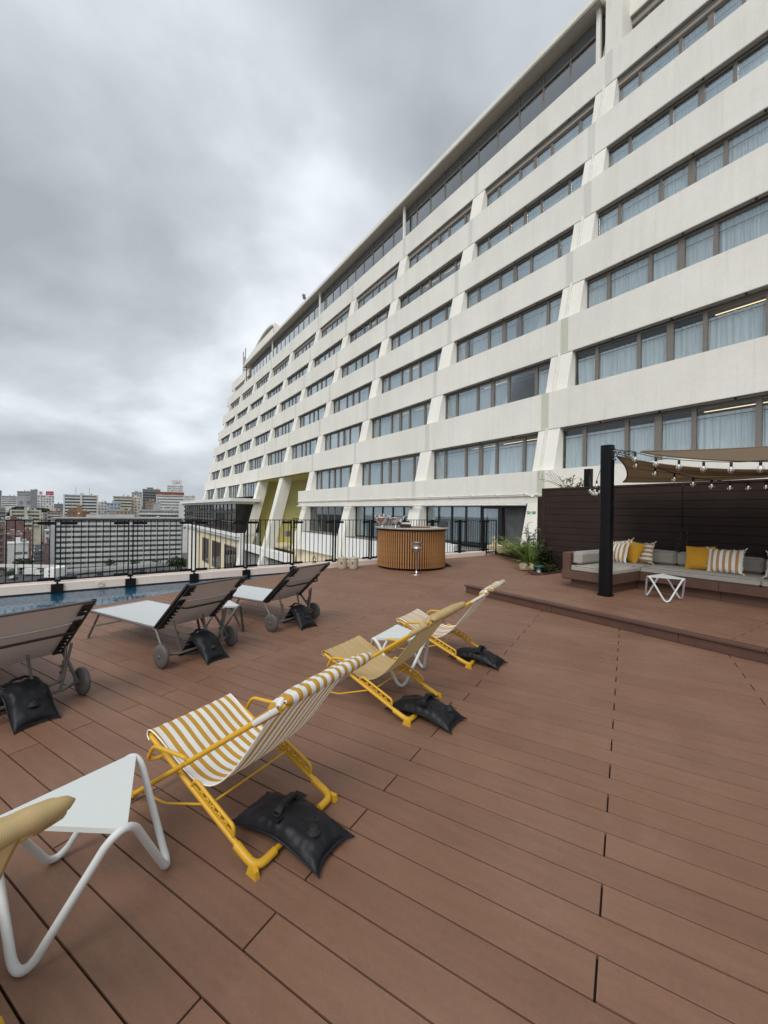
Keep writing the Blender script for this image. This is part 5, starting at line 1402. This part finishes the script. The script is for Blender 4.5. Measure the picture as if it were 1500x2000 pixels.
# ================================================================== CITY
CC = {k: citymat('city_'+k, v) for k, v in dict(white=(.62,.62,.60), lightgrey=(.40,.41,.42), grey=(.26,.27,.28), darkgrey=(.17,.175,.18), cream=(.58,.54,.44),  # dark grey lifted in place of haze over the skyline
      blue=(.34,.40,.46), brown=(.30,.22,.17), tan=(.36,.30,.24), pinkred=(.50,.44,.40), orange=(.30,.18,.10), greywall=(.45,.45,.43), brick=(.26,.14,.115), pink=(.50,.36,.33), maroon=(.22,.125,.11)).items()}
M['roof_grey'] = citymat('flat_roof', (.36,.36,.35)); M['red_roof'] = citymat('red_tile_roof', (.26,.09,.06)); M['board_red'] = citymat('billboard_red', (.45,.03,.04))
CITY = [
    ('office_tower', 'grey office tower cut by the left edge of the photo, far off', -589.0, 620, 13.3, 20, 24.4, 14, 'bands', 'grey'),
    ('department_store', 'low white building with three dark window bands and ribbed base, far left', -515.8, 560, 21.8, 25, 15.4, 5, 'bands', 'white'),
    ('department_store', 'grey windowless store with two dark emblems on its upper wall', -477.7, 540, 18.3, 30, 21.3, 3, 'logo', 'lightgrey'),
    ('office_tower', 'tall narrow grey slab standing between the emblem store and the red billboard', -468.7, 545, 9.6, 25, 23.8, 0, 'blank', 'grey'),
    ('hotel_block', 'white office block carrying a red billboard on its roof', -415.3, 500, 20.7, 22, 15.2, 9, 'windows', 'white'),
    ('office_block', 'low grey block between the billboard building and the white apartment tower', -447.8, 560, 14.1, 20, 5.2, 3, 'bands', 'grey'),
    ('apartment_tower', 'white balcony apartment tower with central stair shaft and two antennas', -297.7, 400, 34.2, 14, 13.5, 10, 'balcony2', 'white'),
    ('apartment_block', 'small pale block right of the white antenna apartment tower', -297.4, 430, 9.7, 14, 7.2, 7, 'windows', 'white'),
    ('apartment_block', 'light blue grey apartment block beside the beige balcony tower', -245.6, 370, 13.0, 14, 5.6, 7, 'windows', 'blue'),
    ('apartment_tower', 'beige balcony apartment tower rising behind the light blue block', -269.9, 420, 19.0, 14, 13.2, 8, 'balcony', 'cream'),
    ('apartment_tower', 'pale grey rooftop block behind the cream building', -315.8, 520, 13.1, 16, 21.5, 8, 'windows', 'lightgrey'),
    ('office_block', 'cream office block with rounded corner left of the dark tower', -262.2, 430, 10.8, 14, 12.6, 7, 'windows', 'cream'),
    ('apartment_tower', 'dark grey apartment tower, darkest of the skyline', -268.6, 470, 20.7, 18, 23.4, 13, 'balcony', 'darkgrey'),
    ('house', 'small brown block with stepped gable in front of the dark tower', -218.1, 380, 9.1, 12, 8.2, 4, 'windows', 'brown'),
    ('hotel_block', 'white banded hotel with dark red crown storey', -226.0, 430, 29.2, 22, 18.6, 10, 'bands_red', 'white'),
    ('office_tower', 'pale tower with rooftop sign behind the red crowned hotel', -308.2, 600, 23.4, 22, 35.2, 8, 'windows', 'white'),
    ('office_block', 'pale block with rooftop frame right of the red crowned hotel', -268.3, 560, 16.9, 20, 19.2, 8, 'windows', 'white'),
    ('warehouse', 'plain pale grey windowless block before the red crowned hotel', -184.0, 330, 6.2, 14, 5.7, 0, 'blank', 'lightgrey'),
    ('apartment_block', 'white block with dark windows next to the black glazed wing', -141.8, 290, 8.8, 14, 4.4, 6, 'windows', 'white'),
    ('apartment_block', 'long white apartment block under a flat white roof above the slab block', -165.2, 300, 30.2, 14, 0.4, 3, 'balcony', 'white'),
    ('school', 'tan low building with dark window strips and rounded parapet', -206.0, 320, 20.1, 14, -0.9, 2, 'windows', 'tan'),
    ('apartment_block', 'grey balcony block with reddish roof at the left photo edge', -312.2, 330, 11.2, 14, 0.0, 5, 'balcony', 'grey'),
    ('apartment_block', 'white low apartment block under a long flat white roof, left skyline', -290.2, 330, 25.3, 14, -1.7, 4, 'balcony2', 'cream'),
    ('apartment_block', 'pale block with red roof left of the slab block', -242.7, 300, 10.9, 12, -1.9, 4, 'balcony', 'pinkred'),
    ('temple_hall', 'orange brown hall with stepped gable and orange sign tower', -217.5, 290, 16.4, 12, -1.5, 2, 'blank', 'orange'),
    ('apartment_slab', 'long grey ten storey slab block of continuous balconies behind the fence', -135.1, 210, 66.3, 12, -4.3, 10, 'slab', 'greywall'),
    ('apartment_block', 'brick red balcony block at the left edge behind the railing', -179.8, 190, 5.5, 14, -5.6, 8, 'balcony', 'brick'),
    ('apartment_block', 'pink stepped apartment block with maroon roof terraces behind the railing', -181.7, 200, 8.3, 14, -12.4, 7, 'windows', 'pink'),
    ('apartment_block', 'maroon and pink upper storeys behind the pink stepped block', -212.9, 235, 10.3, 12, -6.5, 8, 'windows', 'maroon'),
    ('apartment_block', 'cream narrow block facing the street beyond the pink houses', -227.5, 260, 6.5, 16, -6.6, 8, 'balcony', 'cream'),
    ('house', 'small white house with two dark window strips behind the railing', -159.7, 178, 9.2, 10, -14.6, 4, 'house', 'white'),
    ('apartment_block', 'pale stepped house on the right side of the street', -184.0, 225, 6.5, 12, -11.5, 7, 'windows', 'white'),
    ('house', 'dark red brick house on the right of the street', -167.8, 205, 6.2, 10, -17.1, 4, 'windows', 'maroon'),
    ('house', 'red roofed low houses beside the street seen past the railing', -197.0, 225, 4.8, 12, -12.3, 5, 'windows', 'maroon'),
]
G0 = -30.0
rc = random.Random(5)
def city_building(name, label, X, Y, w, dep, zt, fl, style, col, idx):
    az = math.atan2(-X, Y); w = w*cos(az); t = empty(name, (X, Y, G0), az); H = zt - G0
    tag(t, label, 'house' if name == 'house' else 'building')
    wall = CC[col]; y0 = 0.0
    MB().box(-w/2, w/2, 0, dep, 0, H-.5).build('wall', wall, t)
    mb = MB().box(-w/2-.15, w/2+.15, -.15, dep+.15, H-.5, H)
    roof = mb.build('roof', M['red_roof'] if col in ('pinkred',) else (M['roof_grey'] if style in ('slab','balcony') else CC['white'] if col in ('white','cream') else wall), t)
    if style not in ('bands_red',):
        MB().box(-w*.12+rc.uniform(-.2,.2)*w, w*.10, dep*.3, dep*.7, H, H+2.0).build('penthouse', wall, roof)
        MB().lathe([(0,H),(.8,H),(.8,H+1.4),(0,H+1.5)], 10, c=(w*.3,dep*.4,0)).build('water_tank', CC['lightgrey'], roof)
    if fl == 0: return t
    fh = 3.0 if style != 'slab' else 2.56
    n = min(fl, int(H/fh)-1); win = MB(); shade = MB()
    for i in range(n):
        z1 = H-.9-i*fh; z0 = z1-1.55
        if style in ('balcony','balcony2','slab'):
            sh = .0 if style != 'balcony2' else 1.1
            a, b_ = -w/2+(.25 if style != 'slab' else 1.4), w/2-.25
            bays = [(a, b_)] if style != 'balcony2' else [(a+sh, -.9), (.9, b_-sh)]
            for p, q in bays:
                MB().box(p, q, -1.1, -.98, z1-fh+.35, z1-fh+(1.45 if style != 'slab' else 1.62)).box(p, q, -1.1, -.01, z1-fh+.25, z1-fh+.36).build('balcony', wall if style != 'slab' else M['slab_wall'], t)
                shade.box(p, q, -.01, -.005, z1-1.6, z1-.02)  # flat dark strip painting the shade behind the balcony
                m = max(2, int((q-p)/1.9))
                for k in range(m):
                    x = p+(q-p)*(k+.12)/m; win.box(x, x+(q-p)/m*rc.uniform(.45,.75), -.04, -.012, z1-1.62, z1-.12)
        elif style in ('bands','bands_red'):
            if style == 'bands_red' and i == 0: 
                MB().box(-w/2-.3, w/2+.3, -.35, dep, H-2.6, H+.05).build('crown', M['red_roof'], t); continue
            m = max(3, int(w/1.5)); a = -w/2+.5; b_ = w/2-.5
            for k in range(m): win.box(a+(b_-a)*k/m+.04, a+(b_-a)*(k+1)/m-.04, -.03, .05, z0+.25, z1)
        elif style == 'logo':
            if i > 0: continue
            for zz_ in (0, 3.2): win.box(-w/2+.8, w/2-.6, -.03, .05, z0-zz_, z0+1.2-zz_)
        elif style == 'house':
            if i in (1,2): win.box(-w*.18, w*.22, -.04, .05, z0+.3, z1-.1); win.box(w*.28, w*.46, -.04, .05, z0+.3, z1-.1)
        else:
            m = max(2, int(w/2.4))
            for k in range(m):
                if rc.random() < .12: continue
                x = -w/2+w*(k+.22)/m; win.box(x, x+w/m*rc.uniform(.42,.62), -.03, .05, z0+.15, z1)
    # right flank seen obliquely
    for i in range(n):
        z1 = H-1.1-i*fh
        if style in ('windows','balcony') and w < 40: win.box(w/2-.05, w/2+.03, dep*.25, dep*.45, z1-1.3, z1); win.box(w/2-.05, w/2+.03, dep*.6, dep*.8, z1-1.3, z1)
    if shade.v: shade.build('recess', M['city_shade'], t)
    if win.v: tag(win.build('windows', M['city_glass'], t), kind='stuff')
    if style == 'balcony2':
        MB().box(-.9, .9, -1.6, 0, 0, H+1.8).build('stair_shaft', wall, t)
        for q in (-1, 1): MB().box(q*w/2-(1.1 if q > 0 else 0), q*w/2+(1.1 if q < 0 else 0), -1.15, 0, 0, H).build('side_pier', wall, t)
    if style == 'slab':
        MB().box(-w/2-.6, -w/2+1.38, -1.5, dep, 0, H+.2).build('end_pier', CC['lightgrey'], t)
        MB().box(-w/2-.6, w/2+.5, -1.6, dep+.5, H+.01, H+.55).build('eaves', M['roof_grey'], t)
        for k in range(1, 9): MB().box(-w/2+1.4+(w-1.6)*k/9-.09, -w/2+1.4+(w-1.6)*k/9+.09, -1.05, 0, 1, H-.5).build('party_wall', M['slab_wall'], t)
    return t
M['slab_wall'] = citymat('weathered_slab_concrete', (.52,.52,.50))
BL = [city_building(*row, i) for i, row in enumerate(CITY)]
# signs and masts that stand on the roofs
def onroof(i, x, y, z): return BL[i].matrix_basis @ Vector((x, y, CITY[i][6]-G0+z))
def billboard(i, x, w, h, z, mat, label, strokes):
    t = empty('billboard', onroof(i, x, 1, z), BL[i].rotation_euler.z); tag(t, label, 'billboard')
    MB().box(-w/2, w/2, -.2, .2, 0, h).build('panel', mat, t)
    MB().box(-w*.4, -w*.35, .2, .5, -z, h).box(w*.35, w*.4, .2, .5, -z, h).build('support', CC['grey'], t)
    mb = MB()
    for a in strokes: mb.beam((a[0]*w, -.22, a[1]*h), (a[2]*w, -.22, a[3]*h), .04, h*.10, up=(0,0,1))
    return t, mb
t, mb = billboard(4, 3.6, 7.4, 4.4, .6, M['board_red'], 'red billboard with white script on the white office block roof', [(-.36,.35,-.30,.65),(-.30,.65,-.24,.38),(-.24,.38,-.16,.60),(-.16,.60,-.10,.38),(-.10,.38,-.02,.60),(-.02,.60,.06,.38),(.06,.38,.12,.60),(.12,.60,.2,.4),(.2,.4,.27,.6),(.27,.6,.36,.42)])
mb.build('script', CC['white'], t)
t, mb = billboard(4, -5.0, 3.8, 4.2, .5, CC['white'], 'white rooftop board with a red round mark beside the red billboard', [])
MB().lathe([(0,-.24),(.9,-.23)], 16, c=(0,0,2.4), axis='y').box(-1.2,1.2,-.24,-.21,.5,.9).build('emblem', M['board_red'], t)
lg = MB()
for x0 in (-4.2, 3.0):
    for a in ((0,0,1.1,3.4),(1.1,3.4,2.4,3.4),(2.4,3.4,2.9,0),(.5,1.4,2.6,1.4),(1.2,.1,2.2,1.5)): lg.beam((x0+a[0],-.05,14+a[1]+22.8-2),(x0+a[2],-.05,14+a[3]+22.8-2),.08,.62,up=(0,0,1))
    lg.box(x0, x0+2.9, -.08, -.02, 33.6, 34.1)
lg.build('wall_emblem', CC['darkgrey'], BL[2])
for i, x, h in ((6, -4.2, 7.5), (6, 6.5, 7.2), (15, -3, 5)):
    t = empty('antenna_mast', onroof(i, x, 4, 0)); tag(t, 'thin roof mast on the white antenna apartment tower, %s' % ('left one' if x == -4.2 else 'right one') if i == 6 else 'short mast on the pale tower behind the red crowned hotel', 'antenna')
    MB().tube([(0,0,0),(0,0,h)], .16, 6).build('mast', CC['grey'], t)
    MB().box(-.6,.6,-.04,.04,h*.6,h*.6+.08).box(-.4,.4,-.04,.04,h*.8,h*.8+.08).build('cross_arm', CC['grey'], t)
t = empty('rooftop_sign', onroof(15, 0, 1, 0), BL[15].rotation_euler.z); tag(t, 'pale sign panel on the tower behind the red crowned hotel', 'sign')
MB().box(-4, 9, -.3, .3, 0, 8).build('panel', CC['white'], t); MB().box(1,2.2,-.4,-.3,3,5).box(2.8,4,-.4,-.3,3,5).box(4.6,5.8,-.4,-.3,3,5).build('lettering', CC['grey'], t)
t = empty('sign_tower', (-214.0, 286, G0), math.atan2(214, 286)); tag(t, 'orange brown vertical sign tower with a bright lamp before the white apartment tower', 'sign tower')
MB().box(-1.5, 1.5, 0, 2, 0, 32.9).build('panel', CC['orange'], t)
MB().lathe([(0,-.35),(.25,-.25),(.35,0),(.25,.25),(0,.35)], 10, c=(-.2,-.4,27.0)).build('lamp', M['filament'], t)
mb = MB(); mb.add([(-8,0,28.5),(3,0,28.5),(3,0,28.9),(-1,0,29.6),(-4,0,30.3),(-6,0,29.2),(-8,12,28.5),(3,12,28.5),(3,12,28.9),(-1,12,29.6),(-4,12,30.3),(-6,12,29.2)],[(0,1,2,3,4,5),(0,6,7,1),(1,7,8,2),(2,8,9,3),(3,9,10,4),(4,10,11,5),(5,11,6,0)])
mb.build('gable', CC['orange'], BL[24])
MB().box(-20,14,-.5,-.2,0,31.0).build('parapet', CC['lightgrey'], BL[25]) if False else None
# street, car deck, viaduct
st = MB(); st.add([(-188,212,-29.9),(-177,212,-29.9),(-415,500,-29.9),(-440,500,-29.9)], [(0,1,2,3)]); tag(st.build('road', M['asphalt']), kind='structure')
ln = MB()
for i in range(12):
    a = i/12; b_ = a+.04; p = Vector((-182.5,212,-29.88)).lerp(Vector((-427,500,-29.88)), a); q = Vector((-182.5,212,-29.88)).lerp(Vector((-427,500,-29.88)), b_); ln.beam(p, q, .25, .02)
tag(ln.build('road_marking', M['line_white']), kind='structure')
cd = empty('car_deck', (0,0,0)); tag(cd, 'grey rooftop car deck framed by a white concrete portal behind the railing', 'car deck')
MB().add([(-176,146,-26.4),(-126,146,-26.4),(-126,174,-26.4),(-176,174,-26.4)],[(0,1,2,3)]).build('deck_slab', M['asphalt'], cd)
MB().box(-180,-129.5,166.0,166.8,-23.6,-22.4).build('portal_beam', CC['white'], cd)
for x in (-150.0, -131.8): MB().box(x, x+.9, 165.9, 166.9, -26.4, -22.4).build('portal_post', CC['white'], cd)
MB().box(-133.2,-129.0,160,166,-26.4,-22.9).build('portal_wall', M['low_white'], cd)
for q in (0,1): MB().box(-131.6,-130.9,159.9,159.99,-25.9+q*1.5,-25.3+q*1.5).build('vent', CC['grey'], cd)
def vehicle(label, X, Y, Z, rz, L, W_, H_, mat, truck=False, grp='vehicles on the street and car deck'):
    t = empty('box_truck' if truck else 'car', (X, Y, Z), rz); tag(t, label, 'truck' if truck else 'car', grp)
    if truck:
        MB().bevbox(-L*.15, L/2, -W_/2, W_/2, .7, H_, .05).build('cargo_box', mat, t)
        MB().hexa([(-L/2,-W_/2,.5),(-L*.17,-W_/2,.5),(-L*.17,W_/2,.5),(-L/2,W_/2,.5),(-L/2+.5,-W_/2,H_*.78),(-L*.17,-W_/2,H_*.78),(-L*.17,W_/2,H_*.78),(-L/2+.5,W_/2,H_*.78)]).build('cab', mat, t)
        MB().hexa([(-L/2+.18,-W_/2+.1,1.4),(-L/2+.2,-W_/2+.1,1.4),(-L/2+.2,W_/2-.1,1.4),(-L/2+.18,W_/2-.1,1.4),(-L/2+.40,-W_/2+.1,2.1),(-L/2+.43,-W_/2+.1,2.1),(-L/2+.43,W_/2-.1,2.1),(-L/2+.40,W_/2-.1,2.1)]).box(-L/2+.6,-L*.2,-W_/2-.01,-W_/2+.02,1.4,2.1).build('window', M['city_glass'], t)
    else:
        MB().bevbox(-L/2, L/2, -W_/2, W_/2, .3, .85, .12).build('body', mat, t)
        MB().hexa([(-L*.28,-W_/2+.08,.85),(L*.36,-W_/2+.08,.85),(L*.36,W_/2-.08,.85),(-L*.28,W_/2-.08,.85),(-L*.14,-W_/2+.2,H_),(L*.26,-W_/2+.2,H_),(L*.26,W_/2-.2,H_),(-L*.14,W_/2-.2,H_)]).build('cabin', M['city_glass'], t)
    for q in (-1, 1):
        for p in (-1, 1): MB().lathe([(0,-.12),(.33,-.12),(.33,.12),(0,.12)], 12, c=(p*L*.31,q*(W_/2-.1),.33), axis='y').build('wheel', M['black_frame'], t)
vehicle('white box truck parked on the car deck under the portal', -140.5, 163.5, -26.4, radians(192), 6.2, 2.0, 2.9, CC['white'], True)
vehicle('dark car parked on the car deck at the left', -152.5, 160, -26.4, radians(20), 4.2, 1.7, 1.45, CC['darkgrey'])
vehicle('dark small car in the middle of the car deck', -140.0, 154, -26.4, radians(100), 3.6, 1.6, 1.5, CC['darkgrey'])
vehicle('white car driving far up the street', -240, 285, -29.88, radians(130), 4.4, 1.7, 1.5, CC['white'])
vehicle('white van at the near end of the street', -181.5, 219, -29.88, radians(130), 4.6, 1.8, 1.9, CC['white'])
via = empty('viaduct', (0,0,0)); tag(via, 'grey viaduct with pale parapets crossing in front of the slab block', 'viaduct')
a = Vector((-140,171,-27)); b_ = Vector((-84,234,-26.4)); dd = (b_-a).normalized(); nn = Vector((-dd.y,dd.x,0))
MB().beam(a-nn*4, b_-nn*4, 8, .9).build('road_slab', M['asphalt'], via)
for q in (0,-8): MB().beam(a+nn*q+Vector((0,0,.9)), b_+nn*q+Vector((0,0,.9)), .3, 1.0).build('parapet', CC['white'] if q == 0 else CC['lightgrey'], via)
for i in range(6): 
    c = a.lerp(b_, i/5)-nn*4; MB().box(c.x-.8, c.x+.8, c.y-.8, c.y+.8, G0, c.z-.4).build('pier', CC['lightgrey'], via)
# trees
def tree(label, X, Y, h, R_, n, seed, z=G0):
    r = random.Random(seed); t = empty('tree', (X, Y, z)); tag(t, label, 'tree', 'trees round the slab block')
    tr = MB().tube([(0,0,0),(.1,0,h*.35),(-.05,.1,h*.6)], .2, 7, rs=[.3,.22,.12])
    for k in range(4): 
        a = k*1.6; tr.tube([(0,0,h*.35),(cos(a)*R_*.5,sin(a)*R_*.5,h*.62)], .1, 5)
    tr.build('trunk', M['stem'], t)
    cl = [(r.uniform(-.55,.55)*R_, r.uniform(-.55,.55)*R_, h*r.uniform(.5,.82), R_*r.uniform(.32,.55)) for _ in range(8)]
    lf_ = MB()
    for k in range(n):
        c = r.choice(cl); v = Vector((r.gauss(0,1), r.gauss(0,1), r.gauss(0,1))).normalized()*c[3]*r.uniform(.6,1.05)
        p = Vector((c[0], c[1], c[2]))+v*Vector((1,1,.75)).length/1.6; s_ = R_*r.uniform(.07,.13)
        e1 = Vector((r.gauss(0,1), r.gauss(0,1), r.gauss(0,1))).normalized(); e2 = e1.orthogonal().normalized()
        lf_.add([p+e1*s_, p+e2*s_*.6, p-e1*s_, p-e2*s_*.6], [(0,1,2,3)])
    tag(lf_.build('crown', M['tree_leaf'], t), kind='stuff')
tree('dark spreading tree behind the small white house and white portal', -150.5, 172, 9.8, 4.2, 900, 1)
tree('large dark tree at the right foot of the slab block', -99, 196, 8.6, 4.4, 900, 2)
tree('second dark tree at the right foot of the slab block nearest the hotel wing', -91.5, 195, 7.6, 4.0, 800, 3)
for i, (x, lab) in enumerate(((-163,'low tree at the left end of the slab block'),(-152,'round low tree before the slab block, second from its left end'),(-136,'low tree before the middle of the slab block'),(-124,'low tree before the slab block, right of its middle'),(-113,'small tree before the slab block near the large dark trees'))):
    tree(lab, x, 203, 5.4+(i*7%3)*.5, 2.6, 420, 10+i)
tree('scruffy tree beside the car deck portal post', -149.5, 163, 4.8, 2.0, 420, 30, -28.5)
# wooded rises and the far low town behind
hl = MB(); r = random.Random(8)
for (X, Y, w, h) in ((-376,420,14,31.0),(-345,410,17,30.0),(-330,405,12,26.0)):
    for k in range(1600):
        a = r.uniform(-1,1); q = r.uniform(-.6,.6); z = (h*sqrt(1-a*a*.9)*r.uniform(.80,1.0)); p = Vector((X+a*w, Y+q*8, G0+z)); s_ = r.uniform(.5,1.1)
        e1 = Vector((r.gauss(0,1), r.gauss(0,1), r.gauss(0,1))).normalized(); e2 = e1.orthogonal().normalized(); hl.add([p+e1*s_, p+e2*s_*.7, p-e1*s_, p-e2*s_*.7], [(0,1,2,3)])
    hl.lathe([(w*.86*cos(i*pi/16), h*.93*sin(i*pi/16)) for i in range(9)], 20, c=(X,Y+2,G0))
tag(hl.build('wooded_hill', M['tree_leaf']), kind='stuff')
ft = MB(); r = random.Random(21)
for k in range(420):
    Y = r.uniform(330, 1500); X = -Y*r.uniform(.38, 1.25); w = r.uniform(7,22); h = r.uniform(10, 26)+ (Y-330)*.012; d_ = r.uniform(8,18); i = r.randrange(4)
    ft.box(X-w/2, X+w/2, Y, Y+d_, G0, G0+h, i)
    for q in range(int(h/3)-1): ft.box(X-w*.42, X+w*.42, Y-.05, Y+.1, G0+h-1.2-q*3-1.3, G0+h-1.2-q*3, 4)
    for q in range(int(h/3)-1): ft.box(X+w/2-.1, X+w/2+.05, Y+d_*.15, Y+d_*.85, G0+h-1.2-q*3-1.3, G0+h-1.2-q*3, 4)
tag(ft.build('far_town', [CC['white'], CC['lightgrey'], CC['cream'], CC['pinkred'], M['city_glass']]), kind='stuff')
